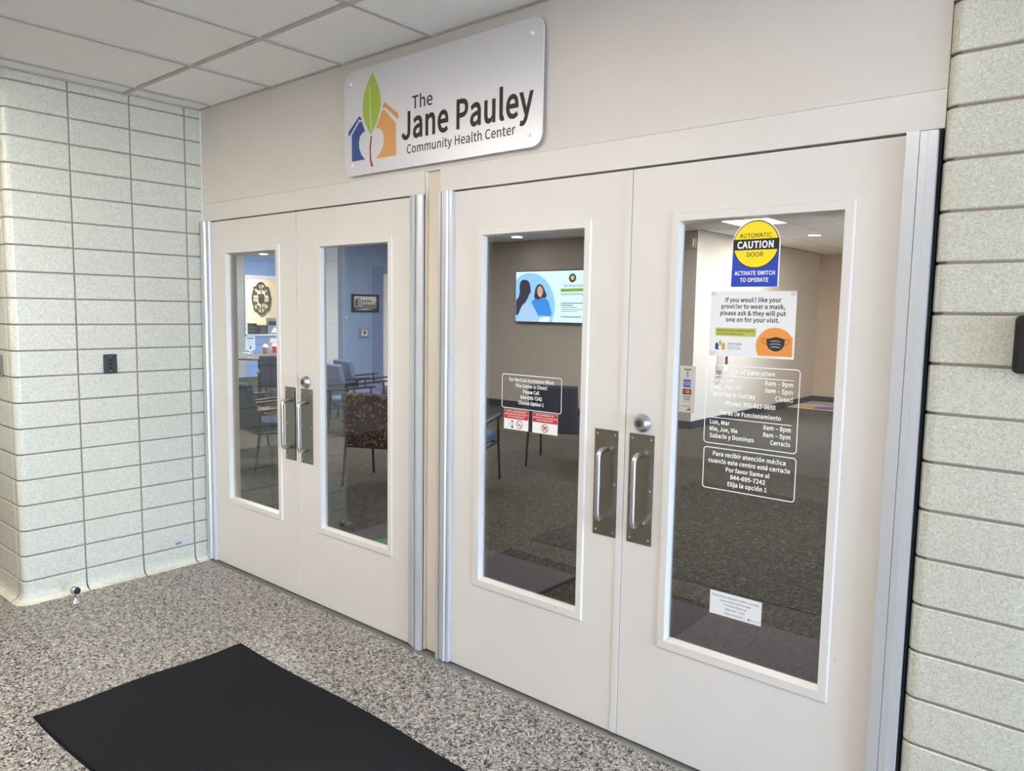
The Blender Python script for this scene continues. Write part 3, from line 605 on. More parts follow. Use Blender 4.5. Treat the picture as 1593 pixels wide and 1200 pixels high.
struct(MB().prism([(-0.028, 0.0), (-0.02, 0.006), (0.1, 0.008), (0.1, 0.0)], 0.03, 3.955, 'x').build('trim_3', 'threshold_metal'), 'worn metal threshold under the doors')
struct(MB().box(-0.004, 0.006, -0.004, 0.002, 2.09, CZ - 0.004).build('trim_4', 'p_paper'), 'white bead of caulk in the corner above the doors')
struct(MB().box(3.952, 3.964, 0.0, 0.05, 0, 2.083).build('trim_5', 'dark_gap'), 'dark gap beside the right door hinge')  # solid dark strip drawn in place of the shaded gap

# --- the four door leaves
def hinge(door, x0, x1, flip, tall=False):
    """continuous geared aluminium hinge; profile in plan, protruding towards the vestibule"""
    w = x1 - x0
    prof = [(0, 0.0), (0.0, -0.012), (0.06, -0.021), (0.22, -0.021), (0.26, -0.015), (0.36, -0.015), (0.40, -0.026), (0.56, -0.026), (0.60, -0.014),
            (0.74, -0.012), (0.78, -0.019), (0.96, -0.018), (1.0, -0.010), (1.0, 0.0)]
    pts = [((x0 + u * w) if not flip else (x1 - u * w), v) for u, v in prof]
    h = MB().prism(pts, 0.012, 2.083).build('hinge', 'aluminium', door)
    return h
def flat_hinge(door, x0, x1, gap, wide_left):
    """flat-leaf hinge with a dark gear gap"""
    if wide_left:
        MB().prism([(x0, 0), (x0, -0.006), (x0 + .030, -0.012), (gap - .012, -0.022), (gap, -0.022), (gap, 0)], 0.012, 2.083).build('hinge', 'aluminium', door)
    else:
        MB().prism([(gap + .005, 0), (gap + .005, -0.02), (gap + .024, -0.02), (gap + .030, -0.026), (gap + .040, -0.026), (gap + .044, -0.016), (x1 - .014, -0.014), (x1 - .010, -0.02), (x1, -0.018), (x1, 0)], 0.012, 2.083).build('hinge', 'aluminium', door)
def make_door(n, x0, x1, lo, li, label, plate_x, lock):
    d = struct(empty('door_%d' % n, (0, 0, 0)), label)
    z0, z1 = 0.011, 2.078
    oz0, oz1, iz0, iz1 = 0.400, 1.919, 0.432, 1.890
    rect = lambda a, b, c, e: [(a, c), (b, c), (b, e), (a, e)]
    MB().loop_frame(rect(x0, x1, z0, z1), rect(li[0] - .012, li[1] + .012, iz0 - .012, iz1 + .012), 0.0, 0.045).build('door_slab', 'door_paint', d)
    # glazing frame: flat rim on the face, then a reveal that slopes to the glass
    o4, i4 = rect(lo[0], lo[1], oz0, oz1), rect(li[0], li[1], iz0, iz1)
    g4 = rect(li[0] + .006, li[1] - .006, iz0 + .006, iz1 - .006)
    vs = [(p[0], 0.0, p[1]) for p in o4] + [(p[0] + s[0] * .004, -0.006, p[1] + s[1] * .004) for p, s in zip(o4, [(1, 1), (-1, 1), (-1, -1), (1, -1)])] + \
         [(p[0], -0.0065, p[1]) for p in i4] + [(p[0], 0.019, p[1]) for p in g4] + [(p[0], 0.028, p[1]) for p in g4] + [(p[0], 0.05, p[1]) for p in o4]
    fs = []
    for r in range(5):
        for c in range(4):
            fs.append((r * 4 + c, r * 4 + (c + 1) % 4, (r + 1) * 4 + (c + 1) % 4, (r + 1) * 4 + c))
    MB().add(vs, fs).build('glazing_frame', 'beige_paint', d)
    MB().box(li[0] + .004, li[1] - .004, 0.019, 0.0245, iz0 + .004, iz1 - .004).build('glass_pane', 'door_glass', d)
    # pull plate and bar
    if plate_x:
        a, b = plate_x
        pl = MB().box(a, b, -0.003, 0, 0.758, 1.155).build('pull_plate', 'steel_plate', d)
        for (sx, sz) in ((a + .012, 0.775), (b - .012, 0.775), (a + .012, 1.138), (b - .012, 1.138), (a + .010, 0.955), (b - .010, 0.955)):
            MB().lathe([(0.005, 0), (0.0045, 0.0015), (0.001, 0.002)], (sx, -0.003, sz), '-y', 10).build('screw', 'screw_steel', pl)
        xc = (a + b) / 2 + 0.004; off = 0.055; rr = 0.025; zt, zb = 1.084, 0.829
        path = [(xc, -0.003, zt)] + [(xc, -0.003 - off + rr - rr * math.sin(R(t)), zt - rr + rr * math.cos(R(t))) for t in range(0, 91, 15)] + \
               [(xc, -0.003 - off + rr - rr * math.cos(R(t)), zb + rr - rr * math.sin(R(t))) for t in range(0, 91, 15)] + [(xc, -0.003, zb)]
        MB().tube(path, 0.0095, 12).build('pull_bar', 'steel_bar', pl, smooth=True)
    if lock:
        lk = MB().lathe([(0.033, 0), (0.033, 0.004), (0.030, 0.010), (0.024, 0.021), (0.022, 0.024), (0.0, 0.0245)], (lock[0], 0, lock[1]), '-y', 24).build('deadbolt', 'nickel', d)
        MB().lathe([(0.014, 0), (0.0135, 0.002), (0.0, 0.0022)], (lock[0], -0.0243, lock[1]), '-y', 18).build('cylinder', 'nickel_dark', lk)
        MB().box(lock[0] - .0012, lock[0] + .0012, -0.0272, -0.0262, lock[1] - .006, lock[1] + .006).build('keyway', 'dark_gap', lk)
    return d
d1 = make_door(1, 0.104, 0.9735, (0.226, 0.822), (0.268, 0.790), 'beige glazed door leaf next to the left tile wall', (0.861, 0.961), None)
d2 = make_door(2, 0.9775, 1.862, (1.143, 1.741), (1.183, 1.713), 'beige glazed door leaf left of the mullion, with deadbolt', (1.006, 1.110), (1.055, 1.192))
d3 = make_door(3, 2.137, 3.0075, (2.267, 2.842), (2.302, 2.814), 'beige glazed door leaf right of the mullion, with red stickers', (2.882, 2.982), None)
d4 = make_door(4, 3.0115, 3.878, (3.167, 3.756), (3.196, 3.727), 'beige glazed door leaf by the right tile wall, with notices and deadbolt', (3.030, 3.130), (3.080, 1.195))
MB().box(0.972, 0.979, 0.004, 0.04, 0.012, 2.077).build('seam_gasket', 'dark_gap', d1)  # dark strip added behind each door seam to imitate its shade
MB().box(3.006, 3.013, 0.004, 0.04, 0.012, 2.077).build('seam_gasket', 'dark_gap', d3)
MB().box(0.951, 0.9755, -0.003, 0.0, 0.012, 2.077).build('astragal', 'beige_paint', d1)
MB().box(2.984, 3.0095, -0.003, 0.0, 0.012, 2.077).build('astragal', 'beige_paint', d3)
hinge(d1, 0.003, 0.104, False)
flat_hinge(d2, 1.862, 1.952, 1.912, True)
MB().prism([(1.917, 0), (1.917, -0.018), (1.93, -0.02), (1.952, -0.012), (1.952, 0)], 0.004, 2.083).build('hinge_leaf', 'aluminium', d2)
MB().prism([(2.050, 0), (2.050, -0.01), (2.058, -0.02), (2.075, -0.02), (2.075, 0)], 0.004, 2.083).build('hinge_leaf', 'aluminium', d3)
flat_hinge(d3, 2.075, 2.137, 2.075, False)
MB().prism([(3.878, 0.0), (3.880, -0.022), (3.913, -0.023), (3.913, 0)], 0.012, 2.083).build('hinge', 'aluminium', d4)
MB().prism([(3.9145, 0), (3.9145, -0.022), (3.934, -0.023), (3.934, -0.0215), (3.957, -0.021), (3.957, 0)], 0.012, 2.080).build('hinge_leaf', 'aluminium', d4)

# --- vestibule enclosure outside the frame (glazed storefront behind and right of the camera)
struct(MB().box(-3.3, 9.3, -5.3, -5.2, 0, CZ).build('wall_back', 'transom_paint'), 'painted wall behind the camera')
se = struct(empty('wall_entrance'), 'glazed entrance frame right of the vestibule')
for y in (-2.2, -1.15, -0.1):
    MB().box(9.16, 9.26, y - 0.04, y + 0.04, 0, CZ + .05).build('storefront_post', 'aluminium', se)
for z in (0.0, 2.64):
    MB().box(9.17, 9.25, -2.2, -0.1, z, z + 0.1).build('storefront_rail', 'aluminium', se)
MB().box(9.16, 9.3, -0.1, 0.2, 0, CZ).build('wall_panel', 'transom_paint', se)
MB().box(9.16, 9.3, -5.3, -2.2, 0, CZ).build('wall_panel', 'transom_paint', se)
struct(MB().box(-3.3, -3.2, -5.3, -1.0, 0, CZ).build('wall_far_left', 'transom_paint'))
mat('pavement', (150, 148, 144), 0.9, noise=(3, 0.1))
struct(MB().box(2.72, 5.7, 5.62, 40, -0.3, -0.12).build('ground_court', 'pavement'), 'concrete pavement outside the waiting-room window')
gr = struct(MB().box(-40, 40, -45, -5.25, -0.3, -0.12).build('ground', 'pavement'), 'concrete pavement outside the entrance')
struct(MB().prism([(9.3, -5.25), (45, -5.25), (45, 40), (5.7, 40), (5.7, 0.25), (9.3, 0.25)], -0.3, -0.12).build('ground_side', 'pavement'), 'concrete pavement along the side of the building')

# ================================================================== THE SETTING: waiting room
struct(MB().prism([(-12.8, 0.0), (5.6, 0.0), (5.6, 5.6), (2.7, 5.6), (2.7, 12.1), (-12.8, 12.1)], -0.1, 0.0).build('floor_waiting_room', 'carpet'), 'dark grey carpet of the waiting room')
struct(MB().box(1.225, 5.4, 1.69, 4.2, 0.0, 0.004).build('floor_inset', 'carpet_dark'), 'darker textured carpet inset behind the right doors')
ic = struct(MB().prism([(-12.8, 0.12), (5.6, 0.12), (5.6, 5.6), (2.7, 5.6), (2.7, 12.1), (-12.8, 12.1)], IC + 0.012, IC + 0.1).build('ceiling_waiting_room', 'ceiling_back'), 'white lay-in panel ceiling of the waiting room')
pm = MB().box(0.011, 0.6096 - 0.011, 0.011, 0.6096 - 0.011, 0, 0.012).mesh('ceiling_panel', 'ceiling_panel')
LIGHT_CELLS = [(0.35, 6.30)]
for i in range(-4, 8):
    for j in range(0, 20):
        x0, y0 = 0.35 + 0.6096 * i, 12.0 - 0.6096 * (j + 1)
        if x0 > 5.0 or y0 < 0.2 or (x0 < -0.5 and y0 > 6.6) or (x0 > 2.0 and y0 > 5.0): continue
        if y0 < 4.0 and not (-1 < x0 < 4): continue
        inst('ceiling_panel', pm, ic, (x0, y0, IC + 0.001))
big = MB().box(-12.7, -2.12, 0.2, 12.0, IC + 0.004, IC + 0.011).build('ceiling_field', 'ceiling_panel', ic)
MB().prism([(-12.7, 0.2), (5.5, 0.2), (5.5, 5.5), (2.6, 5.5), (2.6, 12.0), (-12.7, 12.0)], IC + 0.0085, IC + 0.0115).build('grid_shadow', 'ceiling_back', ic)

struct(MB().box(-5.12, -0.352, 7.15, 7.27, 0, IC + 0.014).build('wall_television', 'taupe_paint'), 'taupe wall carrying the television')
wp = struct(MB().box(-0.47, -0.35, 7.1505, 12.0, 0, IC + 0.014).build('wall_side', 'side_paint'), 'pale wall running back from the corner')
struct(MB().box(-0.47, 2.7, 12.0, 12.12, 0, IC + 0.014).build('wall_rear', 'warm_paint'), 'warm beige rear wall of the waiting room')
struct(MB().box(-5.12, -0.345, 7.138, 7.15, 0, 0.105).build('baseboard_television', 'baseboard'))
struct(MB().box(-0.35, -0.338, 7.138, 12.0, 0, 0.105).build('baseboard_side', 'baseboard'))
struct(MB().box(-0.34, 2.6, 11.988, 12.0, 0, 0.105).build('baseboard_rear', 'baseboard'))
# right wall with a window that lights the pale wall
ww = struct(empty('wall_window'), 'window wall of the waiting room')
MB().box(5.5, 5.6, 0.2, 5.6, 0, IC + 0.014).build('wall_panel', 'warm_paint', ww)
MB().box(2.6, 5.6, 5.5, 5.6, 0, IC + 0.014).build('wall_panel', 'warm_paint', ww)
MB().box(2.6, 2.7, 5.6, 7.4, 0, IC + 0.014).build('wall_panel', 'warm_paint', ww)
MB().box(2.6, 2.7, 7.7, 12.1, 0, IC + 0.014).build('wall_panel', 'warm_paint', ww)
wn = struct(empty('window_1'), 'full-height window of the waiting room')
for y in (7.41, 7.69):
    MB().box(2.61, 2.69, y - .03, y + .03, 0.0, IC).build('window_frame', 'aluminium', wn)
for z in (0.0, 2.64):
    MB().box(2.61, 2.69, 7.4, 7.7, z, z + .06).build('window_frame', 'aluminium', wn)
struct(MB().box(-12.8, -0.4, 0.2, 0.215, 0, IC + 0.014).build('wall_near', 'warm_paint'))
struct(MB().box(3.97, 5.6, 0.2, 0.22, 0, IC + 0.014).build('wall_near_right', 'warm_paint'))
struct(MB().box(0, 3.97, 0.1, 0.12, 2.06, IC).build('wall_near_header', 'warm_paint'))
struct(MB().box(-12.8, -5.0, 11.9, 12.0, 0, IC + 0.014).build('wall_corridor_end', 'cream_paint'))
struct(MB().box(-12.9, -12.8, 0.2, 12.0, 0, IC + 0.014).build('wall_office', 'cream_paint'), 'cream office wall behind the reception counter')
# blue wall with its two doors
bw = struct(MB().box(-5.12, -5.0, 4.81, 7.15, 0, IC + 0.014).build('wall_blue', 'blue_paint'), 'blue wall beyond the left pair of doors')
struct(MB().box(-5.0, -4.988, 4.81, 5.30, 0, 0.105).build('baseboard_blue', 'baseboard'))
d5 = struct(empty('door_5'), 'blue painted door in the blue wall')
MB().box(-5.0, -4.995, 5.303, 5.362, 0, 2.285).build('door_frame', 'blue_paint', d5)
MB().box(-5.0, -4.995, 5.362, 5.60, 2.235, 2.285).build('door_frame', 'blue_paint', d5)
MB().box(-5.0, -4.998, 5.362, 5.60, 0, 2.235).build('door_leaf', 'blue_door_paint', d5)
d6 = struct(empty('door_6'), 'brown wooden door with beige frame in the blue wall')
MB().box(-5.0, -4.965, 5.60, 5.66, 0, 2.13).build('door_frame', 'white_trim', d6)
MB().box(-5.0, -4.965, 5.66, 6.56, 2.07, 2.13).build('door_frame', 'white_trim', d6)
MB().box(-5.0, -4.965, 6.56, 6.62, 0, 2.13).build('door_frame', 'white_trim', d6)
lf = MB().box(-5.0, -4.98, 5.66, 6.56, 0, 2.07).build('door_leaf', 'brown_wood', d6)
MB().tube([(-4.98, 5.72, 1.03), (-4.93, 5.72, 1.03), (-4.93, 5.84, 1.03)], 0.011, 8).build('lever_handle', 'nickel', lf, smooth=True)
MB().lathe([(0.03, 0), (0.028, 0.012), (0, 0.014)], (-4.98, 5.72, 1.24), 'x', 14).build('lock', 'nickel', lf)
# reception wall with its opening
rw = struct(empty('wall_reception'), 'blue reception wall with a framed opening over the counter')
MB().box(-11.2, -11.1, 0.2, 6.74, 0, IC + 0.014).build('wall_panel', 'taupe_paint', rw)
MB().box(-11.2, -11.1, 6.74, 8.45, 2.25, IC).build('wall_panel', 'blue_paint', rw)
MB().box(-11.2, -11.1, 6.74, 8.45, 0, 0.93).build('wall_panel', 'blue_paint', rw)
MB().box(-11.2, -11.1, 8.45, 12.0, 0, IC + 0.014).build('wall_panel', 'stub_paint', rw)
MB().box(-11.22, -11.08, 6.74, 6.79, 0.93, 2.29).build('opening_frame', 'white_trim', rw)
MB().box(-11.22, -11.08, 6.79, 8.45, 2.21, 2.29).build('opening_frame', 'white_trim', rw)
MB().box(-11.22, -11.08, 8.40, 8.45, 0.93, 2.21).build('opening_frame', 'white_trim', rw)
MB().box(-11.5, -11.02, 6.74, 8.45, 0.93, 0.96).build('counter_top', 'counter_top', rw)

# --- downlights and light panels of the waiting room
def downlight(x, y, label, watts=DOWN, r=0.085, col=(1, 0.93, 0.84)):
    t = empty('downlight', (x, y, IC)); tag(t, label, 'ceiling light', 'recessed downlights of the waiting room')
    MB().loop_frame([(r * 1.25 * math.cos(R(a)), r * 1.25 * math.sin(R(a))) for a in range(0, 360, 15)], [(r * math.cos(R(a)), r * math.sin(R(a))) for a in range(0, 360, 15)], -0.006, 0.001, 'z').build('rim', 'white_plastic', t)
    MB().prism([(r * math.cos(R(a)), r * math.sin(R(a))) for a in range(0, 360, 15)], -0.003, 0.001).build('lens', 'lamp_lens', t)
    l = bpy.data.lights.new('lamp', 'AREA'); l.shape = 'DISK'; l.size = r * 2; l.energy = watts; l.color = col
    lo = bpy.data.objects.new('lamp', l); COL.objects.link(lo); lo.parent = t; lo.location = (0, 0, -0.008)
downlight(0.73, 8.5, 'round downlight over the play rug end of the waiting room', 75)
downlight(-3.05, 6.58, 'round downlight just in front of the television wall', 1.5)
downlight(-10.13, 6.63, 'round downlight in front of the reception opening', 14)
downlight(-12.0, 7.3, 'round downlight inside the reception office', 90)
def light_panel(x, y, label, watts):
    t = empty('light_panel', (x, y, IC)); tag(t, label, 'ceiling light', 'square ceiling light panels of the waiting room')
    MB().box(-0.29, 0.29, -0.29, 0.29, -0.004, 0.001).build('lens', 'lamp_lens', t)
    MB().loop_frame([(-.305, -.305), (.305, -.305), (.305, .305), (-.305, .305)], [(-.29, -.29), (.29, -.29), (.29, .29), (-.29, .29)], -0.008, 0.001, 'z').build('frame', 'white_plastic', t)
    l = bpy.data.lights.new('lamp', 'AREA'); l.shape = 'SQUARE'; l.size = 0.58; l.energy = watts; l.color = (1, 0.965, 0.92)
    lo = bpy.data.objects.new('lamp', l); COL.objects.link(lo); lo.parent = t; lo.location = (0, 0, -0.009)
light_panel(0.655, 6.6, 'square ceiling light panel behind the yellow caution sticker', PANEL * .3)
light_panel(-2.39, 4.2, 'square ceiling light panel over the middle rows of chairs', PANEL)  # this panel and those below are unseen, added for general light
light_panel(2.48, 3.2, 'square ceiling light panel over the carpet inset', PANEL)
light_panel(-3.6, 2.0, 'square ceiling light panel near the entrance wall', PANEL)
light_panel(-7.2, 4.6, 'square ceiling light panel over the cup table', PANEL)
light_panel(-8.5, 8.6, 'square ceiling light panel in the corridor by the beige wall', PANEL * .5)

# ================================================================== THINGS IN THE VESTIBULE
# --- black entrance mat with slightly wavy edges
def wavy_rect(x0, x1, y0, y1, n=24, amp=0.008):
    pts = []
    rnd = random.Random(5)
    ph = [rnd.uniform(0, 6) for _ in range(8)]
    for i in range(n): u = i / n; pts.append((x0 + (x1 - x0) * u, y0 + amp * math.sin(9 * u + ph[0]) ))
    for i in range(n): u = i / n; pts.append((x1 + amp * math.sin(7 * u + ph[1]), y0 + (y1 - y0) * u))
    for i in range(n): u = i / n; pts.append((x1 + (x0 - x1) * u, y1 + amp * math.sin(8 * u + ph[2])))
    for i in range(n): u = i / n; pts.append((x0 + amp * math.sin(10 * u + ph[3]), y1 + (y0 - y1) * u))
    return pts
fm = tag(empty('floor_mat', (2.0, -0.95, 0)), 'black rectangular entrance mat lying on the terrazzo floor', 'mat')
outer = [(x - 2.0, y + 0.95) for x, y in wavy_rect(1.268, 2.745, -1.385, -0.522)]
inner = [(x * 0.988, y * 0.98) for x, y in outer]
MB().loop_frame(outer, inner, 0.0005, 0.004, 'z').build('mat_border', 'mat_edge', fm)
MB().prism(inner, 0.0005, 0.0085).build('mat_pile', 'mat_pile', fm)

# --- floor-mounted door stop by the left wall
ds = tag(empty('door_stop', (0.172, -0.846, 0)), 'small chrome floor door stop with black rubber beside the left tile wall', 'door stop')
MB().lathe([(0.024, 0), (0.024, 0.003), (0.014, 0.010), (0.008, 0.020), (0.007, 0.042), (0.009, 0.048), (0, 0.049)], (0, 0, 0.0005), 'z', 20).build('post', 'chrome', ds, smooth=True)
MB().tube([(-0.014, 0.0, 0.066), (0.008, 0.006, 0.066)], 0.021, 18).build('ring', 'chrome', ds, smooth=True)
MB().tube([(0.008, 0.006, 0.066), (0.018, 0.009, 0.066)], 0.016, 18).build('bumper', 'rubber', ds, smooth=True)

# --- black plate on the left wall, reader on the right wall, grey plate round the corner, scrap of blue tape
kp = tag(empty('wall_plate', (0.0, -0.56, 1.252)), 'black rectangular cover plate on the left green tile wall', 'wall plate')
MB().box(0.0008, 0.009, -0.036, 0.036, -0.053, 0.053).build('cover', 'black_plastic', kp, bevel=0.003)
for z in (-0.022, 0.0, 0.022):
    MB().box(0.009, 0.0102, -0.007, 0.007, z - 0.003, z + 0.003).build('socket', 'black_gloss', kp)
MB().lathe([(0.003, 0), (0.002, 0.001), (0, 0.0012)], (0.009, 0, 0.040), 'x', 10).build('screw', 'screw_steel', kp)
MB().lathe([(0.003, 0), (0.002, 0.001), (0, 0.0012)], (0.009, 0, -0.040), 'x', 10).build('screw', 'screw_steel', kp)
rd = tag(empty('door_switch', (4.222, PY, 1.519)), 'black rounded switch box at the photo edge on the right tile wall', 'switch')
MB().prism(rrect(-0.057, 0.057, -0.074, 0.074, 0.014), -0.03, -0.0008, 'y').build('housing', 'black_plastic', rd, bevel=0.004)
MB().prism(rrect(-0.044, 0.044, -0.060, 0.060, 0.01), -0.034, -0.029, 'y').build('face', 'black_gloss', rd)
gp = tag(empty('wall_plate', (-0.195, YE, 1.252)), 'dark grey cover plate around the corner of the left tile wall', 'wall plate')
MB().box(-0.036, 0.036, -0.008, -0.0008, -0.058, 0.058).build('cover', 'grey_plastic', gp, bevel=0.003)
MB().box(-0.012, 0.012, -0.0105, -0.008, -0.022, 0.022).build('rocker', 'black_plastic', gp)
tp = tag(MB().prism([(-0.219, 0.134), (-0.205, 0.133), (-0.182, 0.141), (-0.178, 0.147), (-0.200, 0.146), (-0.217, 0.142)], 0.0012, 0.0022, 'x').build('tape_scrap', 'tape_blue'),
         'tiny scrap of blue tape low on the left tile wall', 'tape')

# --- the building sign
SY = -0.022
sg = tag(empty('building_sign', (0, 0, 0)), 'brushed metal sign with leaf and houses logo above the doors', 'sign')
MB().prism(rrect(1.418, 2.618, 2.206, 2.684, 0.05), SY, SY + 0.006, 'y').build('sign_panel', 'sign_metal', sg)
for (x, z) in ((1.470, 2.627), (2.563, 2.624), (1.478, 2.255), (2.557, 2.254)):
    s_ = MB().lathe([(0.0085, 0), (0.0085, 0.005), (0.006, 0.008), (0, 0.0085)], (x, SY, z), '-y', 16).build('standoff_cap', 'screw_white', sg)
    MB().lathe([(0.006, 0), (0.006, 0.0155)], (x, -0.0005, z), '-y', 12).build('standoff', 'screw_steel', s_)
y1, y2, y3 = SY - 0.0006, SY - 0.0010, SY - 0.0014
leaf = [(1.626, 2.655), (1.608, 2.634), (1.590, 2.608), (1.574, 2.582), (1.563, 2.555), (1.557, 2.528), (1.555, 2.500), (1.558, 2.474), (1.566, 2.448), (1.580, 2.424), (1.597, 2.400), (1.613, 2.381),
        (1.630, 2.398), (1.648, 2.420), (1.665, 2.446), (1.677, 2.472), (1.685, 2.500), (1.685, 2.524), (1.680, 2.550), (1.670, 2.578), (1.656, 2.606), (1.641, 2.634)]
MB().poly(leaf, y1).build('logo_leaf', 'p_lime', sg)
MB().poly([(1.604, 2.600), (1.607, 2.600), (1.612, 2.514), (1.6205, 2.400), (1.6145, 2.395), (1.6085, 2.514)], y2).build('logo_vein', 'p_leafline', sg)
MB().poly([(1.450, 2.390), (1.450, 2.414), (1.531, 2.475), (1.547, 2.461), (1.549, 2.450), (1.531, 2.461), (1.462, 2.398)], y1).build('logo_roof', 'p_blue', sg)
MB().poly([(1.474, 2.273), (1.474, 2.396), (1.531, 2.450), (1.550, 2.446), (1.573, 2.400), (1.552, 2.396), (1.534, 2.380), (1.527, 2.356), (1.530, 2.326), (1.546, 2.296), (1.571, 2.273)], y1).build('logo_house', 'p_blue', sg)
MB().poly([(1.697, 2.486), (1.708, 2.511), (1.803, 2.448), (1.804, 2.420), (1.713, 2.487), (1.703, 2.482)], y1).build('logo_roof', 'p_orange', sg)
MB().poly([(1.651, 2.402), (1.676, 2.400), (1.695, 2.386), (1.706, 2.360), (1.703, 2.326), (1.688, 2.297), (1.652, 2.268), (1.789, 2.267), (1.787, 2.407), (1.711, 2.476), (1.693, 2.475)], y1).build('logo_house', 'p_orange', sg)
MB().poly([(1.613, 2.374), (1.622, 2.373), (1.6135, 2.310), (1.617, 2.266), (1.631, 2.237), (1.617, 2.233), (1.606, 2.267), (1.6045, 2.320)], y1).build('logo_stem', 'p_red', sg)
text('p_black', sg, 'The', 1.894, 2.022, 2.451, 0.053, y1, 0.012)
text('p_black', sg, 'Jane Pauley', 1.825, 2.575, 2.330, 0.112, y1, 0.028)
text('p_black', sg, 'Community Health Center', 1.861, 2.487, 2.265, 0.0375, y1, 0.01)

# ================================================================== NOTICES ON THE GLASS
GY = 0.0186
def layer(k): return GY - 0.0010 - 0.0004 * k
def outline(mb, x0, x1, z0, z1, r, wd, y):
    o = rrect(x0, x1, z0, z1, r); i = rrect(x0 + wd, x1 - wd, z0 + wd, z1 - wd, r - wd)
    n = len(o)
    vs = [(p[0], y, p[1]) for p in o] + [(p[0], y, p[1]) for p in i]
    mb.add(vs, [(k, (k + 1) % n, n + (k + 1) % n, n + k) for k in range(n)])
def sheet(x0, x1, z0, z1, name, m, parent):
    return MB().box(x0, x1, GY - 0.0009, GY - 0.0001, z0, z1).build(name, m, parent)

# caution sticker
cs = tag(empty('caution_sticker'), 'yellow and blue automatic caution door sticker on the right door glass', 'sticker')
cx = 3.4555; half = 0.0785
arch = [(cx - half, 1.670), (cx + half, 1.670)] + arc(cx, 1.8025, half, half, 0, 180, 24)
MB().prism(arch, GY - 0.0009, GY - 0.0001, 'y').build('backing', 'p_white', cs)
h2 = half - 0.004
arch2 = [(cx - h2 - 0.003, 1.671), (cx + h2, 1.671)] + arc(cx, 1.8025, h2, h2, 0, 180, 24)
MB().poly(arch2, layer(0)).build('blue_field', 'p_sign_blue', cs)
MB().poly(arc(cx, 1.8035, h2, h2, 0, 360, 40)[:-1], layer(1)).build('disc_rim', 'p_black', cs)
MB().poly(arc(cx, 1.8035, h2 - .0025, h2 - .0025, 0, 360, 40)[:-1], layer(2)).build('yellow_disc', 'p_yellow', cs)
MB().poly([(cx - h2, 1.7865), (cx + h2, 1.7865), (cx + h2, 1.8205), (cx - h2, 1.8205)], layer(3)).build('black_band', 'p_black', cs)
text('p_black', cs, 'AUTOMATIC', 3.401, 3.506, 1.8245, 0.0140, layer(3), 0.004); text('p_black', cs, 'DOOR', 3.428, 3.481, 1.7655, 0.0135, layer(3), 0.008)
text('p_white', cs, 'CAUTION', 3.395, 3.513, 1.7925, 0.0205, layer(4), 0.04)
text('p_white', cs, 'ACTIVATE SWITCH', 3.389, 3.521, 1.7080, 0.0120, layer(2), 0.035); text('p_white', cs, 'TO OPERATE', 3.408, 3.501, 1.6865, 0.0120, layer(2), 0.035)

# mask notice
mn = tag(empty('mask_notice'), 'white paper notice about wearing a mask with orange circle', 'notice')
sheet(3.311, 3.593, 1.446, 1.657, 'paper', 'p_paper', mn)
tb = MB()
for s_, a, b, z in (('If you would like your', 3.362, 3.546, 1.6225), ('provider to wear a mask,', 3.349, 3.558, 1.6015), ('please ask & they will put', 3.346, 3.562, 1.580), ('one on for your visit.', 3.366, 3.542, 1.5590)):
    text('p_black', mn, s_, a, b, z, 0.0135, layer(0), 0.03)
MB().poly([(3.332, 1.512), (3.4695, 1.512), (3.4695, 1.5385), (3.332, 1.5385)], layer(0)).build('lime_box', 'p_olive', mn)
text('p_charcoal', mn, 'Masks are not currently required', 3.338, 3.463, 1.5275, 0.0060, layer(1), 0.01); text('p_charcoal', mn, 'to be worn at our clinics.', 3.338, 3.430, 1.5170, 0.0060, layer(1), 0.01)
big = [(3.478, 1.4535), (3.587, 1.4535), (3.587, 1.514)] + arc(3.531, 1.4865, 0.0605, 0.0565, 32, 180, 18) + [(3.4715, 1.474)]
MB().poly(big, layer(0)).build('orange_circle', 'p_mask_orange', mn)
MB().poly([(3.5045, 1.507), (3.518, 1.510), (3.534, 1.5145), (3.550, 1.511), (3.563, 1.507), (3.562, 1.489), (3.555, 1.477), (3.545, 1.4705), (3.535, 1.4685), (3.524, 1.4705), (3.513, 1.477), (3.5055, 1.489)], layer(1)).build('face_mask', 'p_charcoal', mn)
for z, hw in ((1.500, 0.0195), (1.491, 0.0205), (1.4815, 0.0185)):
    MB().poly([(3.534 - hw, z - 0.001), (3.534 - hw * .5, z + 0.0018), (3.534, z + 0.0026), (3.534 + hw * .5, z + 0.0018), (3.534 + hw, z - 0.001), (3.534, z + 0.0002)], layer(2)).build('mask_stripe', 'p_pale_grey', mn)
for sgn, x in ((-1, 3.505), (1, 3.5625)):
    MB().tube([(x, layer(1), 1.5055), (x + sgn * .006, layer(1), 1.509), (x + sgn * .013, layer(1), 1.508), (x + sgn * .016, layer(1), 1.501), (x + sgn * .012, layer(1), 1.494), (x + sgn * .004, layer(1), 1.490), (x + sgn * .0, layer(1), 1.492)], 0.0006, 5).build('ear_loop', 'p_charcoal', mn)
def mini_logo(x0, z0, s, y, parent):
    MB().poly([(x0 + s * .5, z0 + s), (x0 + s * .34, z0 + s * .62), (x0 + s * .5, z0 + s * .28), (x0 + s * .66, z0 + s * .62)], y - .0002).build('logo_leaf', 'p_lime', parent)
    MB().poly([(x0, z0), (x0, z0 + s * .55), (x0 + s * .2, z0 + s * .7), (x0 + s * .36, z0 + s * .4), (x0 + s * .3, z0 + s * .2), (x0 + s * .42, z0)], y).build('logo_house', 'p_blue', parent)
    MB().poly([(x0 + s, z0), (x0 + s, z0 + s * .55), (x0 + s * .8, z0 + s * .74), (x0 + s * .64, z0 + s * .4), (x0 + s * .7, z0 + s * .2), (x0 + s * .58, z0)], y).build('logo_house', 'p_orange', parent)
mini_logo(3.333, 1.467, 0.034, layer(0), mn)
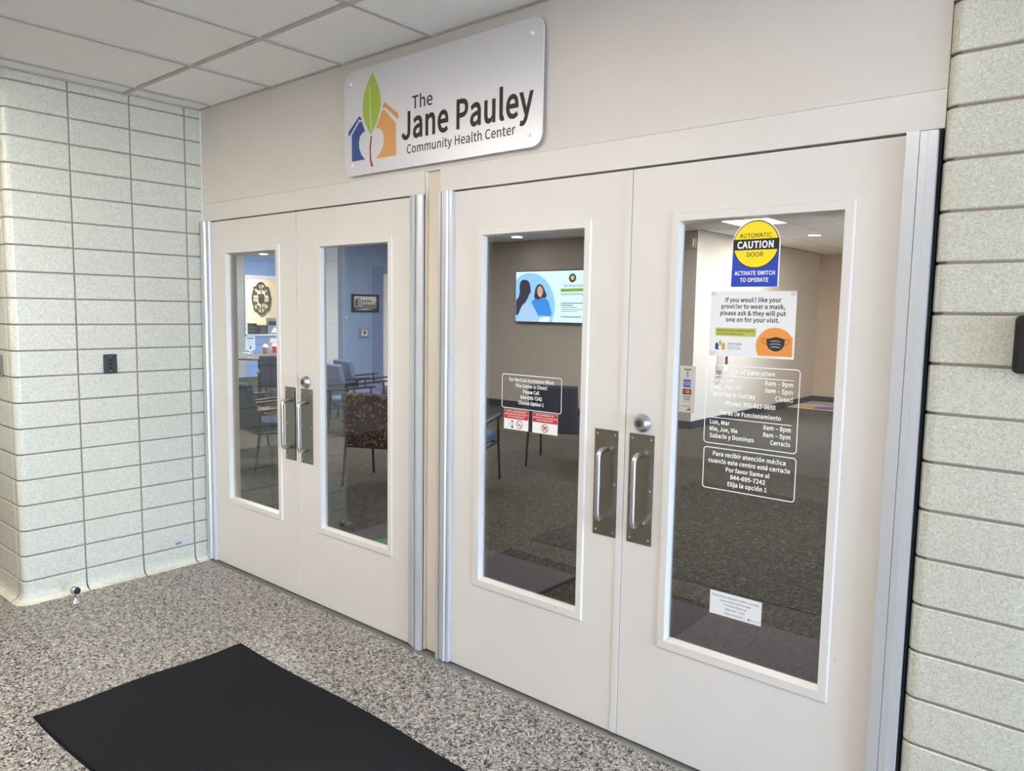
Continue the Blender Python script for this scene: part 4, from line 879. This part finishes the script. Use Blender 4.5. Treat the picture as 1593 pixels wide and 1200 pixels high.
text('p_black', mn, 'Jane Pauley', 3.375, 3.424, 1.4845, 0.0060, layer(0), 0.015)
text('p_grey', mn, 'Community', 3.375, 3.417, 1.4765, 0.0055, layer(0), 0.0); text('p_grey', mn, 'Health Center', 3.375, 3.424, 1.4690, 0.0055, layer(0), 0.0)
for (x, z) in ((3.316, 1.643), (3.578, 1.643), (3.318, 1.449)):
    MB().poly([(x - .004, z - .001), (x + .014, z), (x + .014, z + .013), (x - .004, z + .013)], layer(1)).build('tape', 'tape_clear', mn)

# hours of operation (cut vinyl)
hd = tag(empty('hours_decal'), 'white vinyl opening hours lettering in a rounded outline', 'decal')
tb = MB(); outline(tb, 3.305, 3.617, 1.153, 1.4165, 0.012, 0.0028, layer(0)); tb.build('outline', 'vinyl_white', hd)
tb = MB(); c_ = 0.0135
text('vinyl_white', hd, 'Hours of Operation', 3.365, 3.537, 1.3905, c_, layer(0), 0.028)
text('vinyl_white', hd, 'Mon, Tue', 3.325, 3.401, 1.3610, c_, layer(0), 0.028); text('vinyl_white', hd, '8am – 9pm', 3.507, 3.596, 1.3610, c_, layer(0), 0.028)
text('vinyl_white', hd, 'Wed, Thu, Fri', 3.325, 3.429, 1.3375, c_, layer(0), 0.028); text('vinyl_white', hd, '8am – 5pm', 3.508, 3.596, 1.3375, c_, layer(0), 0.028)
text('vinyl_white', hd, 'Saturday & Sunday', 3.325, 3.477, 1.3140, c_, layer(0), 0.028); text('vinyl_white', hd, 'Closed', 3.542, 3.596, 1.3140, c_, layer(0), 0.028)
text('vinyl_white', hd, 'Phone: 765-313-9850', 3.379, 3.544, 1.2850, c_, layer(0), 0.028)
text('vinyl_white', hd, 'Horas de Funcionamiento', 3.359, 3.563, 1.2530, c_, layer(0), 0.028)
text('vinyl_white', hd, 'Lun, Mar', 3.326, 3.395, 1.2195, c_, layer(0), 0.028); text('vinyl_white', hd, '8am – 9pm', 3.508, 3.596, 1.2195, c_, layer(0), 0.028)
text('vinyl_white', hd, 'Mie, Jue, Vie', 3.326, 3.423, 1.1965, c_, layer(0), 0.028); text('vinyl_white', hd, '8am – 5pm', 3.508, 3.596, 1.1965, c_, layer(0), 0.028)
text('vinyl_white', hd, 'Sabado y Domingo', 3.326, 3.479, 1.1735, c_, layer(0), 0.028); text('vinyl_white', hd, 'Cerrado', 3.533, 3.596, 1.1735, c_, layer(0), 0.028)
for z in (1.381, 1.241):
    MB().poly([(3.323, z - .0012), (3.598, z - .0012), (3.598, z + .0012), (3.323, z + .0012)], layer(0)).build('rule', 'vinyl_white', hd)

pd = tag(empty('closed_hours_decal'), 'white vinyl Spanish after-hours lettering below the opening hours', 'decal')
tb = MB(); outline(tb, 3.307, 3.6185, 1.000, 1.141, 0.011, 0.0028, layer(0)); tb.build('outline', 'vinyl_white', pd)
tb = MB()
for s_, a, b, z in (('Para recibir atención médica', 3.341, 3.585, 1.1135), ('cuando este centro esté cerrado', 3.326, 3.600, 1.0895), ('Por favor llame al', 3.389, 3.536, 1.0650), ('844-695-7242', 3.405, 3.523, 1.0420), ('Elija la opción 1', 3.397, 3.529, 1.0180)):
    text('vinyl_white', pd, s_, a, b, z, 0.0135, layer(0), 0.028)

md = tag(empty('medical_help_decal'), 'white vinyl medical assistance lettering above two red stickers', 'decal')
tb = MB(); outline(tb, 2.403, 2.7095, 1.186, 1.3265, 0.011, 0.0030, layer(0)); tb.build('outline', 'vinyl_white', md)
tb = MB()
for s_, a, b, z in (('For Medical Assistance When', 2.442, 2.670, 1.2985), ('This Center is Closed', 2.476, 2.637, 1.2755), ('Please Call', 2.516, 2.598, 1.2525), ('844-695-7242', 2.503, 2.612, 1.2295), ('Choose Option 1', 2.492, 2.622, 1.2070)):
    text('vinyl_white', md, s_, a, b, z, 0.0135, layer(0), 0.028)

def red_sticker(x0, x1, label, lines, vape):
    s_ = tag(empty('prohibition_sticker'), label, 'sticker')
    sheet(x0, x1, 1.100, 1.1815, 'backing', 'p_white', s_)
    MB().poly([(x0 + .001, 1.1435), (x1 - .001, 1.1435), (x1 - .001, 1.1805), (x0 + .001, 1.1805)], layer(0)).build('red_field', 'p_sign_red', s_)
    tb = MB()
    for i, l in enumerate(lines): text('p_white', s_, l[0], x0 + l[1], x1 - l[1], 1.1705 - 0.0105 * i, 0.0058, layer(1), 0.02)
    cx_ = (x0 + x1) / 2 + (0.018 if vape else 0.0); cz_ = 1.1225; r_ = 0.0175
    tb = MB(); n = 28
    o = arc(cx_, cz_, r_, r_, 0, 360, n)[:-1]; i_ = arc(cx_, cz_, r_ - .003, r_ - .003, 0, 360, n)[:-1]
    tb.add([(p[0], layer(1), p[1]) for p in o] + [(p[0], layer(1), p[1]) for p in i_], [(k, (k + 1) % n, n + (k + 1) % n, n + k) for k in range(n)])
    a = r_ * 0.68; q = 0.0011
    tb.poly([(cx_ - a - q, cz_ + a - q), (cx_ - a + q, cz_ + a + q), (cx_ + a + q, cz_ - a + q), (cx_ + a - q, cz_ - a - q)], layer(1))
    tb.build('prohibition_ring', 'p_sign_red', s_)
    tb = MB()
    if vape:
        MB().poly([(cx_ - .011, cz_ - .0035), (cx_ + .009, cz_ - .0035), (cx_ + .009, cz_ - .0005), (cx_ - .011, cz_ - .0005)], layer(0)).build('pictogram', 'p_black', s_)
        tb.poly(rrect(x0 + .040, x0 + .050, 1.1055, 1.1375, .003), layer(0))
        MB().poly([(x0 + .0285, 1.1085), (x0 + .0295, 1.1085), (x0 + .0295, 1.139), (x0 + .0285, 1.139)], layer(0)).build('pictogram', 'p_black', s_)
    else:
        MB().poly([(cx_ - .010, cz_ + .006), (cx_ - .003, cz_ + .008), (cx_ - .001, cz_ - .001), (cx_ - .004, cz_ - .010), (cx_ - .008, cz_ - .009), (cx_ - .006, cz_)], layer(0)).build('pictogram', 'p_black', s_)
        tb.poly([(cx_ + .001, cz_ + .008), (cx_ + .009, cz_ + .007), (cx_ + .006, cz_ - .001), (cx_ + .008, cz_ - .009), (cx_ + .004, cz_ - .010), (cx_ + .002, cz_ - .001)], layer(0))
    tb.build('pictogram', 'p_black', s_)
    if vape:
        MB().poly(rrect(x0 + .042, x0 + .048, 1.1135, 1.1325, .002), layer(1)).build('pictogram', 'p_white', s_)
red_sticker(2.4165, 2.546, 'red and white no smoking or vaping sticker, left of two', [('STATE LAW PROHIBITS', .012), ('SMOKING WITHIN 8 FEET', .006), ('OF THIS ENTRANCE', .020)], True)
red_sticker(2.567, 2.6925, 'red and white no firearms or weapons sticker, right of two', [('NO FIREARMS OR', .018), ('WEAPONS ALLOWED ON', .004), ('THIS PROPERTY', .020)], False)

sn = tag(empty('paper_notice'), 'small white Spanish printed card low on the right door glass', 'notice')
sheet(3.353, 3.532, 0.574, 0.654, 'paper', 'p_paper', sn)
tb = MB()
for s_, a, b, z in (('Para recibir atención médica cuando', 3.361, 3.523, 0.6370), ('este centro esté cerrado', 3.390, 3.496, 0.6235), ('Por favor llame al', 3.404, 3.482, 0.6105), ('844-695-7242', 3.409, 3.477, 0.5965), ('Elija la opción 1', 3.408, 3.477, 0.5825)):
    text('p_black', sn, s_, a, b, z, 0.0072, layer(0), 0.0)
mini_logo(3.487, 0.580, 0.012, layer(0), sn)
text('p_grey', sn, 'Jane Pauley', 3.500, 3.527, 0.5830, 0.004, layer(0), 0.0)

# ================================================================== THINGS IN THE WAITING ROOM
# --- walk-off mats behind the doors
def walk_mat(x0, x1, y0, y1, label, logo=None):
    t = tag(empty('walk_off_mat', ((x0 + x1) / 2, (y0 + y1) / 2, 0)), label, 'mat')
    a, b = (x1 - x0) / 2, (y1 - y0) / 2
    MB().loop_frame([(-a, -b), (a, -b), (a, b), (-a, b)], [(-a + .02, -b + .02), (a - .02, -b + .02), (a - .02, b - .02), (-a + .02, b - .02)], 0.0005, 0.005, 'z').build('mat_border', 'mat_rubber', t)
    MB().box(-a + .012, a - .012, -b + .012, b - .012, 0.0005, 0.010).build('mat_pile', 'mat_grey', t)
    if logo:
        MB().prism([(p[0] - (x0 + x1) / 2, p[1] - (y0 + y1) / 2) for p in logo], 0.009, 0.0108).build('mat_logo', 'mat_green', t)
walk_mat(0.215, 1.92, 0.45, 1.31, 'grey-purple walk-off mat behind the left doors, with a green mark', [(0.47, 0.90), (0.52, 1.02), (0.60, 1.04), (0.72, 0.98), (0.70, 0.84), (0.58, 0.80)])
walk_mat(2.25, 3.95, 0.45, 1.37, 'grey-purple walk-off mat behind the right doors')

# --- television
TY = 7.05
tv = tag(empty('television', (0, 0, 0)), 'wall-mounted flat television showing a blue health advert', 'television')
MB().box(-3.465, -2.045, TY, TY + 0.045, 1.405, 2.22).build('casing', 'black_gloss', tv)
MB().box(-3.05, -2.45, TY + 0.045, 7.149, 1.6, 2.0).build('wall_mount', 'black_plastic', tv)
X0, X1, Z0, Z1 = -3.452, -2.058, 1.420, 2.207
scr = MB().poly([(X0, Z0), (X1, Z0), (X1, Z1), (X0, Z1)], TY - 0.001).build('screen', 'scr_bg', tv)
def sp(pts): return [(X0 + u * (X1 - X0) , Z1 - v * (Z1 - Z0)) for u, v in pts]
# u measured from the photograph: 0..0.925 of the width shows left of the door stile
def k(pts): return sp([((x_ - 150) / 1350.0, (y_ - 160) / 940.0) for x_, y_ in pts])
def G(name, m, pts, lay): MB().poly(k(pts), TY - 0.001 - 0.0006 * lay).build(name, m, scr)
G('screen_graphic', 'scr_arc', [(152, 1098)] + [(152, 330), (190, 280), (260, 225), (370, 190), (480, 190), (600, 225), (720, 310), (820, 440), (890, 600), (920, 780), (915, 900), (880, 1060), (870, 1098)], 1)
G('screen_hair', 'scr_hair2', [(520, 640), (525, 560), (540, 480), (570, 420), (610, 396), (660, 410), (700, 460), (735, 540), (762, 600), (750, 640), (700, 665), (600, 690), (540, 670)], 2)
G('screen_face', 'scr_skin', [(575, 520), (580, 470), (610, 430), (650, 440), (685, 490), (690, 560), (665, 620), (630, 650), (600, 610), (580, 560)], 3)
G('screen_smile', 'scr_white', [(605, 580), (640, 572), (632, 595), (615, 600)], 4)
G('screen_shirt', 'scr_blue', [(470, 720), (540, 670), (600, 690), (680, 640), (740, 660), (800, 720), (830, 820), (860, 930), (850, 990), (780, 985), (600, 985), (560, 900), (500, 800)], 3)
G('screen_person', 'scr_pale', [(195, 1040), (230, 940), (270, 820), (320, 770), (400, 740), (470, 760), (520, 830), (570, 920), (610, 1000), (640, 1060), (620, 1098), (200, 1098)], 5)
G('screen_hair', 'scr_hair', [(160, 960), (160, 700), (205, 650), (235, 560), (225, 450), (235, 370), (270, 320), (320, 308), (385, 325), (425, 370), (445, 450), (455, 545), (420, 590), (405, 640), (350, 740), (290, 790), (250, 870), (215, 960), (175, 990)], 6)
G('screen_paper', 'scr_white', [(620, 1050), (700, 1010), (830, 1005), (830, 1060), (790, 1098), (620, 1098)], 5)
G('screen_badge', 'scr_navy', [(1232 + 66 * math.cos(R(a)), 293 + 80 * math.sin(R(a))) for a in range(0, 360, 15)], 2)
G('screen_badge_mark', 'scr_gold', [(1232 + 36 * math.cos(R(a)), 290 + 42 * math.sin(R(a))) for a in range(0, 360, 30)], 3)
G('screen_band', 'scr_lime', [(1020, 487), (1470, 470), (1470, 532), (1020, 545)], 2)
def tvtext(body, xa, xb, yb, cap, b_):
    a_ = k([(xa, yb)])[0]; c2 = k([(xb, yb)])[0]
    text('scr_text', scr, body, a_[0], c2[0], a_[1], cap, TY - 0.001 - 0.0006 * 4, b_, name='screen_lettering')
tvtext('Be heard with', 1085, 1450, 452, 0.036, 0.005)
tvtext('Behavioral Health', 1030, 1465, 532, 0.036, 0.02)
tvtext('support & therapy', 1020, 1465, 600, 0.036, 0.005)
for (xa, xb, yb, hh) in ((1030, 1470, 755, 13), (1030, 1250, 792, 13), (1040, 1320, 828, 8), (1040, 1460, 865, 8), (1040, 1330, 898, 8), (1030, 1400, 1003, 14)):
    G('screen_fine_print', 'scr_text', [(xa, yb - hh), (xb, yb - hh), (xb, yb), (xa, yb)], 3)

# --- poster with payment card marks, strobe
po = tag(empty('payment_poster'), 'tall white poster of payment card marks low on the taupe wall', 'poster')
PYW = 7.1495
MB().box(-0.537, -0.297, PYW - 0.004, PYW, 0.226, 0.870).build('board', 'p_paper', po)
L = lambda n: PYW - 0.005 - 0.0008 * n
MB().poly([(-0.477, 0.575), (-0.367, 0.575), (-0.367, 0.685), (-0.477, 0.685)], L(0)).build('blue_card_mark', 'p_card_blue', po)
text('p_white', po, 'AMERICAN', -0.470, -0.374, 0.634, 0.018, L(1), 0.02); text('p_white', po, 'EXPRESS', -0.466, -0.378, 0.606, 0.018, L(1), 0.02)
MB().poly([(-0.483, 0.475), (-0.355, 0.475), (-0.355, 0.552), (-0.483, 0.552)], L(0)).build('black_card_mark', 'p_black', po)
MB().poly(arc(-0.439, 0.514, 0.028, 0.028, 0, 360, 20)[:-1], L(1)).build('red_circle', 'p_card_red', po)
MB().poly(arc(-0.400, 0.514, 0.028, 0.028, 0, 360, 20)[:-1], L(2)).build('orange_circle', 'p_card_orange', po)
MB().poly([(-0.483, 0.443), (-0.358, 0.443), (-0.358, 0.452), (-0.483, 0.452)], L(0)).build('navy_bar', 'p_navy', po)
text('p_navy', po, 'VISA', -0.465, -0.375, 0.395, 0.034, L(0), 0.03)
MB().poly([(-0.483, 0.370), (-0.358, 0.370), (-0.358, 0.376), (-0.483, 0.376)], L(0)).build('orange_bar', 'p_card_orange', po)
text('p_black', po, 'DISCOVER', -0.483, -0.362, 0.305, 0.016, L(0), 0.02)
MB().poly([(-0.440, 0.255), (-0.358, 0.255), (-0.358, 0.292), (-0.380, 0.286)], L(0)).build('orange_wedge', 'p_card_red', po)
tb = MB(); tb.poly([(-0.422, 0.705), (-0.416, 0.705), (-0.414, 0.835), (-0.424, 0.835)], L(0))
for s_ in (-1, 1):
    tb.poly([(-0.419, 0.822), (-0.419 + s_ * .03, 0.836), (-0.419 + s_ * .068, 0.832), (-0.419 + s_ * .045, 0.815), (-0.419 + s_ * .015, 0.806)], L(0))
    tb.tube([(-0.419 + s_ * .016 * math.sin(t_ * .8), L(1), 0.80 - 0.012 * t_) for t_ in range(0, 8)], 0.003, 5)
tb.build('staff_emblem', 'p_mid', po)
sl = tag(empty('alarm_strobe', (-0.42, 7.15, 2.54)), 'small white alarm strobe high on the taupe wall', 'alarm')
MB().box(-0.055, 0.055, -0.03, -0.0005, -0.075, 0.075).build('housing', 'taupe_paint', sl, bevel=0.006)
MB().box(0.012, 0.036, -0.05, -0.03, -0.05, 0.05).build('lens', 'white_plastic', sl, bevel=0.004)

# --- devices on the pale wall
dp = tag(empty('wall_dispenser', (-0.35, 7.99, 0.89)), 'white wall dispenser with a dark red window on the pale wall', 'dispenser')
MB().box(0.0005, 0.10, -0.085, 0.085, -0.12, 0.12).build('housing', 'white_plastic', dp, bevel=0.008)
MB().box(0.10, 0.104, -0.045, 0.045, -0.02, 0.09).build('window', 'brown_plastic', dp)
for nm, lb, cat, m, (ya, yb), (za, zb) in (
        ('thermostat', 'small tan thermostat on the pale wall above the mask notice', 'thermostat', 'tan_plastic', (8.45, 8.65), (1.70, 1.86)),
        ('control_box', 'white control box on the pale wall above the mask notice', 'control box', 'white_plastic', (8.85, 9.2), (1.66, 1.90)),
        ('fire_alarm', 'small red fire alarm at the far end of the pale wall', 'alarm', 'red_plastic', (10.28, 10.5), (1.62, 1.80))):
    d_ = tag(empty(nm, (-0.35, (ya + yb) / 2, (za + zb) / 2)), lb, cat)
    hy, hz = (yb - ya) / 2, (zb - za) / 2
    MB().box(0.0005, 0.04, -hy, hy, -hz, hz).build('housing', m, d_, bevel=0.006)
    MB().box(0.04, 0.045, -hy * .5, hy * .5, -hz * .3, hz * .5).build('face', 'white_plastic' if m != 'white_plastic' else 'grey_plastic', d_)

# --- play rug
rg = tag(empty('play_rug', (1.0, 11.3, 0)), 'pale printed play rug with yellow and purple spots at the far wall', 'rug')
MB().box(-1.30, 1.6, -0.55, 0.62, 0.0005, 0.012).build('pile', 'rug_print', rg)
MB().loop_frame([(-1.33, -.58), (1.63, -.58), (1.63, .65), (-1.33, .65)], [(-1.30, -.55), (1.6, -.55), (1.6, .62), (-1.30, .62)], 0.0005, 0.010, 'z').build('binding', 'p_lightgrey', rg)

# --- pictures and devices on the blue wall
BX = -5.0
pf = tag(empty('framed_photo'), 'black framed monochrome photo of a modern building on the blue wall', 'picture')
MB().loop_frame([(4.967, 1.528), (5.494, 1.528), (5.494, 1.802), (4.967, 1.802)], [(5.005, 1.556), (5.456, 1.556), (5.456, 1.774), (5.005, 1.774)], BX + 0.0052, BX + 0.028, 'x').build('frame', 'frame_black', pf)
MB().box(BX + 0.0052, BX + 0.008, 5.0, 5.46, 1.552, 1.778).build('print', 'p_lightgrey', pf)
F = lambda n: BX + 0.009 + 0.001 * n
MB().poly([(5.03, 1.60), (5.03, 1.72), (5.10, 1.755), (5.16, 1.73), (5.16, 1.60)], F(0), 'x').build('print_building', 'p_mid', pf)
MB().poly([(5.05, 1.62), (5.05, 1.715), (5.085, 1.735), (5.085, 1.62)], F(1), 'x').build('print_shadow', 'p_charcoal', pf)
MB().poly([(5.17, 1.60), (5.17, 1.715), (5.33, 1.715), (5.45, 1.675), (5.45, 1.60)], F(0), 'x').build('print_building', 'p_grey', pf)
for a in (5.19, 5.245, 5.295, 5.345, 5.39):
    MB().poly([(a, 1.645), (a, 1.695), (a + .035, 1.69), (a + .035, 1.645)], F(1), 'x').build('print_window', 'p_lightgrey', pf)
MB().poly([(5.005, 1.556), (5.456, 1.556), (5.456, 1.595), (5.005, 1.600)], F(1), 'x').build('print_ground', 'p_charcoal', pf)
MB().poly([(5.03, 1.560), (5.25, 1.558), (5.40, 1.575), (5.2, 1.582)], F(2), 'x').build('print_ground', 'p_pale_grey', pf)
wk = tag(empty('framed_badge'), 'small square blue-grey frame with a dark badge below the framed photo', 'picture')
MB().box(BX + 0.001, BX + 0.02, 5.108, 5.30, 1.135, 1.278).build('frame', 'blue_door_paint', wk, bevel=0.004)
MB().box(BX + 0.02, BX + 0.022, 5.155, 5.265, 1.160, 1.250).build('mount', 'p_lightgrey', wk)
MB().poly([(5.185, 1.235), (5.237, 1.235), (5.237, 1.195), (5.211, 1.172), (5.185, 1.195)], BX + 0.0235, 'x').build('badge', 'p_charcoal', wk)
tag(MB().lathe([(0.012, 0), (0.010, 0.006), (0, 0.008)], (BX + 0.0005, 4.88, 1.443), 'x', 12).build('thumbtack', 'white_plastic'), 'tiny white thumbtack on the blue wall left of the photo', 'thumbtack')  # small round knob set on the blue wall

# --- reception: iron medallion, boxes, papers
wm = tag(empty('wall_medallion', (-12.8, 8.17, 1.80)), 'ornate dark iron wall medallion on the cream reception wall', 'wall decoration')
def ring(rs, sc): return [(0.03, 0.245 * sc * c_ * 1.0, 0.385 * sc * d_) for c_, d_ in rs]
prof = [(0, 1.0), (0.22, 0.97), (0.42, 0.84), (0.5, 0.72), (0.80, 0.72), (0.82, 0.5), (0.95, 0.25), (1.0, 0.0)]
q1 = prof; q4 = [(a, -b) for a, b in prof[::-1]][1:]; q3 = [(-a, -b) for a, b in prof][1:]; q2 = [(-a, b) for a, b in prof[::-1]][1:-1]
loop = q1 + q4 + q3 + q2
MB().tube(ring(loop, 1.0), 0.022, 8, closed=True).build('rim', 'iron', wm)
MB().box(0.015, 0.045, -0.075, 0.075, -0.105, 0.105).build('centre_plate', 'iron', wm, bevel=0.01)
def spiral(cy, cz, s, flip, turns=1.4):
    return [(0.03, cy + flip * s * (1 - u / 22) * math.cos(2 * math.pi * turns * u / 20), cz + s * (1 - u / 22) * math.sin(2 * math.pi * turns * u / 20)) for u in range(20)]
for sy in (-1, 1):
    for sz in (-1, 1):
        MB().tube(spiral(sy * 0.075, sz * 0.235, 0.05, sy), 0.010, 6).build('scroll', 'iron', wm)
        MB().tube(spiral(sy * 0.155, sz * 0.12, 0.055, sy), 0.010, 6).build('scroll', 'iron', wm)
    MB().tube([(0.03, sy * 0.075, 0), (0.03, sy * 0.16, 0.0), (0.03, sy * 0.235, 0.0)], 0.008, 6).build('spoke', 'iron', wm)
for sz in (-1, 1):
    MB().tube([(0.03, 0, sz * 0.1), (0.03, 0, sz * 0.37)], 0.009, 6).build('spoke', 'iron', wm)
def desk_box(y0, y1, z1, label, cat, nm, m):
    t = tag(empty(nm, (-11.3, (y0 + y1) / 2, 0.96)), label, cat); h = (y1 - y0) / 2
    MB().box(-0.12, 0.10, -h, h, 0.0005, z1 - 0.96).build('housing', m, t, bevel=0.006)
    MB().box(0.10, 0.104, -h + .03, h - .03, 0.03, z1 - 0.96 - 0.03).build('front_panel', 'desk_front', t)
    for z in (0.3, 0.6):
        MB().box(0.104, 0.108, -h + .05, h - .05, (z1 - .96) * z, (z1 - .96) * z + .008).build('slot', 'grey_plastic', t)
mat('desk_dark', (56, 58, 56), 0.7, spec=0.2); mat('desk_front', (38, 40, 40), 0.8, spec=0.1)
desk_box(6.80, 7.10, 1.205, 'wide dark desk printer on the reception counter, left', 'printer', 'printer', 'desk_dark')
desk_box(7.14, 7.36, 1.165, 'small dark box on the reception counter, middle', 'box', 'desk_box', 'desk_dark')
dh = tag(empty('document_holder', (-11.25, 7.56, 0.96)), 'pale document holder on the reception counter', 'document holder')
MB().box(-0.03, 0.03, -0.17, 0.17, 0.0005, 0.37).build('back_panel', 'grey_plastic', dh)
MB().box(0.03, 0.035, -0.15, 0.15, 0.20, 0.30).build('dark_label', 'desk_dark', dh)
MB().prism([(-0.10, 0.03), (0.0, 0.17), (0.10, 0.03)], 0.03, 0.035, 'x').build('white_sheet', 'p_white', dh)
n1 = tag(empty('paper_sheet', (-11.1, 6.86, 0.77)), 'white printed sheet taped below the reception counter', 'paper')
MB().box(0.0005, 0.003, -0.12, 0.12, -0.16, 0.155).build('sheet', 'p_paper', n1)
for i, (q, hh) in enumerate(((0.085, 0.022), (0.03, 0.006), (-0.015, 0.006), (-0.06, 0.006), (-0.105, 0.006))):
    MB().poly([(-0.085, q), (0.085, q), (0.085, q + hh), (-0.085, q + hh)], 0.0042, 'x').build('print_line', 'p_charcoal', n1)
n2 = tag(empty('paper_sheet', (-11.1, 7.50, 0.75)), 'red-bordered flyer below the reception counter', 'paper')
MB().box(0.0005, 0.003, -0.16, 0.16, -0.14, 0.14).build('sheet', 'p_orange', n2)
MB().box(0.003, 0.0045, -0.13, 0.13, 0.02, 0.11).build('sheet_panel', 'p_paper', n2)

# --- low table with cups and a bottle
tt = tag(empty('side_table', (-7.30, 4.85, 0), R(131)), 'brown side table with cups in front of the reception', 'table')
MB().box(-0.95, 0.95, -0.28, 0.28, 0.72, 0.75).build('table_top', 'table_top', tt, bevel=0.006)
for sx in (-0.9, 0.9):
    for sy in (-0.23, 0.23):
        MB().box(sx - .02, sx + .02, sy - .02, sy + .02, 0, 0.72).build('leg', 'frame_black', tt)
def on_table(px_, py_): return (px_, py_, 0.7505)
def cup(loc, label, body, top):
    t = tag(empty('cup', on_table(*loc)), label, 'cup')
    MB().lathe([(0.036, 0), (0.048, 0.12), (0.046, 0.12)], (0, 0, 0), 'z', 18).build('body', body, t)
    MB().lathe([(0.050, 0.12), (0.050, 0.13), (0.040, 0.155), (0.02, 0.175), (0, 0.18)], (0, 0, 0), 'z', 18).build('lid', top, t)
cup((-7.572, 5.07), 'brown tumbler with white dome lid on the side table', 'cup_brown', 'white_plastic')
cup((-7.81, 5.41), 'red-brown tumbler with white lid on the side table, right', 'p_red', 'white_plastic')
bt = tag(empty('sanitizer_bottle', on_table(-6.93, 4.40)), 'clear bottle with dark pump on the side table', 'bottle')
MB().lathe([(0.04, 0), (0.04, 0.11), (0.014, 0.13), (0.014, 0.14), (0, 0.141)], (0, 0, 0), 'z', 18).build('body', 'clear_plastic', bt)
MB().lathe([(0.016, 0.14), (0.016, 0.16), (0.006, 0.162), (0.006, 0.19), (0, 0.191)], (0, 0, 0), 'z', 12).build('pump', 'black_plastic', bt)
ph = tag(empty('tissue_box', on_table(-6.76, 4.22), R(131)), 'pale tissue box with dark front on the side table', 'box')
MB().box(-.06, .06, -.06, .06, 0, .09).build('carton', 'white_plastic', ph, bevel=0.004)
MB().box(-.03, .03, -.062, -.0605, .02, .07).build('print', 'p_charcoal', ph)

# --- waiting-room chairs
def rounded(mb_args, name, m, parent, bev):
    return MB().box(*mb_args).build(name, m, parent, bevel=bev, seg=3)
chair_proto = {}
def make_chair(fabric):
    root = empty('waiting_chair')
    rounded((-0.25, 0.25, -0.20, 0.30, 0.375, 0.47), 'seat', fabric, root, 0.03)
    b = MB()
    a0, a1 = (-0.205, 0.36), (-0.325, 0.855)     # (y, z) of the back's lower and upper end (front face)
    t_ = 0.075
    vs = []
    for x_ in (-0.25, 0.25):
        for (y_, z_) in ((a0[0], a0[1]), (a1[0], a1[1]), (a1[0] - t_, a1[1] - .015), (a0[0] - t_, a0[1])):
            vs.append((x_, y_, z_))
    b.add(vs, [(0, 3, 2, 1), (4, 5, 6, 7), (0, 1, 5, 4), (1, 2, 6, 5), (2, 3, 7, 6), (3, 0, 4, 7)])
    b.build('backrest', fabric, root, bevel=0.022, seg=3)
    for s_ in (-1, 1):
        MB().tube([(s_ * 0.275, -0.315, 0.0), (s_ * 0.27, -0.265, 0.36), (s_ * 0.268, -0.255, 0.585)], 0.0125, 8).build('leg', 'frame_black', root)
        MB().tube([(s_ * 0.275, 0.315, 0.0), (s_ * 0.27, 0.275, 0.36), (s_ * 0.268, 0.262, 0.60)], 0.0125, 8).build('leg', 'frame_black', root)
        MB().prism([(-0.30, 0.575), (-0.29, 0.597), (0.28, 0.625), (0.32, 0.625), (0.325, 0.61), (0.28, 0.603), (-0.28, 0.575)], s_ * 0.268 - 0.025, s_ * 0.268 + 0.025, 'x').build('armrest', 'frame_black', root, bevel=0.005)
        MB().tube([(s_ * 0.27, -0.27, 0.365), (s_ * 0.27, 0.275, 0.365)], 0.011, 8).build('side_rail', 'frame_black', root)
    MB().tube([(-0.27, -0.30, 0.555), (0.27, -0.30, 0.555)], 0.009, 8).build('back_rail', 'frame_black', root)
    MB().tube([(-0.27, -0.27, 0.362), (0.27, -0.27, 0.362)], 0.011, 8).build('seat_rail', 'frame_black', root)
    MB().tube([(-0.27, 0.275, 0.362), (0.27, 0.275, 0.362)], 0.011, 8).build('seat_rail', 'frame_black', root)
    return root
def place_chair(fabric, x, y, deg, label, group='black framed waiting-room armchairs'):
    if fabric not in chair_proto:
        r = make_chair(fabric); chair_proto[fabric] = r
    else:
        src = chair_proto[fabric]; r = src.copy(); COL.objects.link(r)
        for ch in list(src.children):
            c = ch.copy(); COL.objects.link(c); c.parent = r
    r.location = (x, y, 0); r.rotation_euler = (0, 0, R(deg)); tag(r, label, 'chair', group)
    return r
place_chair('fabric_pattern', -0.859, 2.159, 25.0, 'brown patterned waiting chair seen from behind through the second door')
place_chair('fabric_blue', -0.30, 2.57, 24.5, 'blue waiting chair at the left edge of the television door glass')
place_chair('fabric_navy', -0.245, 3.99, 24.4, 'navy waiting chair seen from behind under the television')
place_chair('fabric_slate', -3.28, 3.50, -15, 'slate blue chair nearest of the group by the blue wall')
place_chair('fabric_slate', -3.74, 4.08, -12, 'slate blue chair second in the group by the blue wall')
place_chair('fabric_slate', -4.22, 4.62, -12, 'slate blue chair farthest in the group, next to the blue wall')
place_chair('fabric_navy', -2.245, 1.89, -10, 'navy chair nearest the glass of the far left door')
place_chair('fabric_pattern', -2.98, 2.04, -10, 'brown patterned chair mostly hidden behind a navy chair')
place_chair('fabric_navy', -5.95, 4.28, 55, 'navy chair seen from behind in front of the cup table')
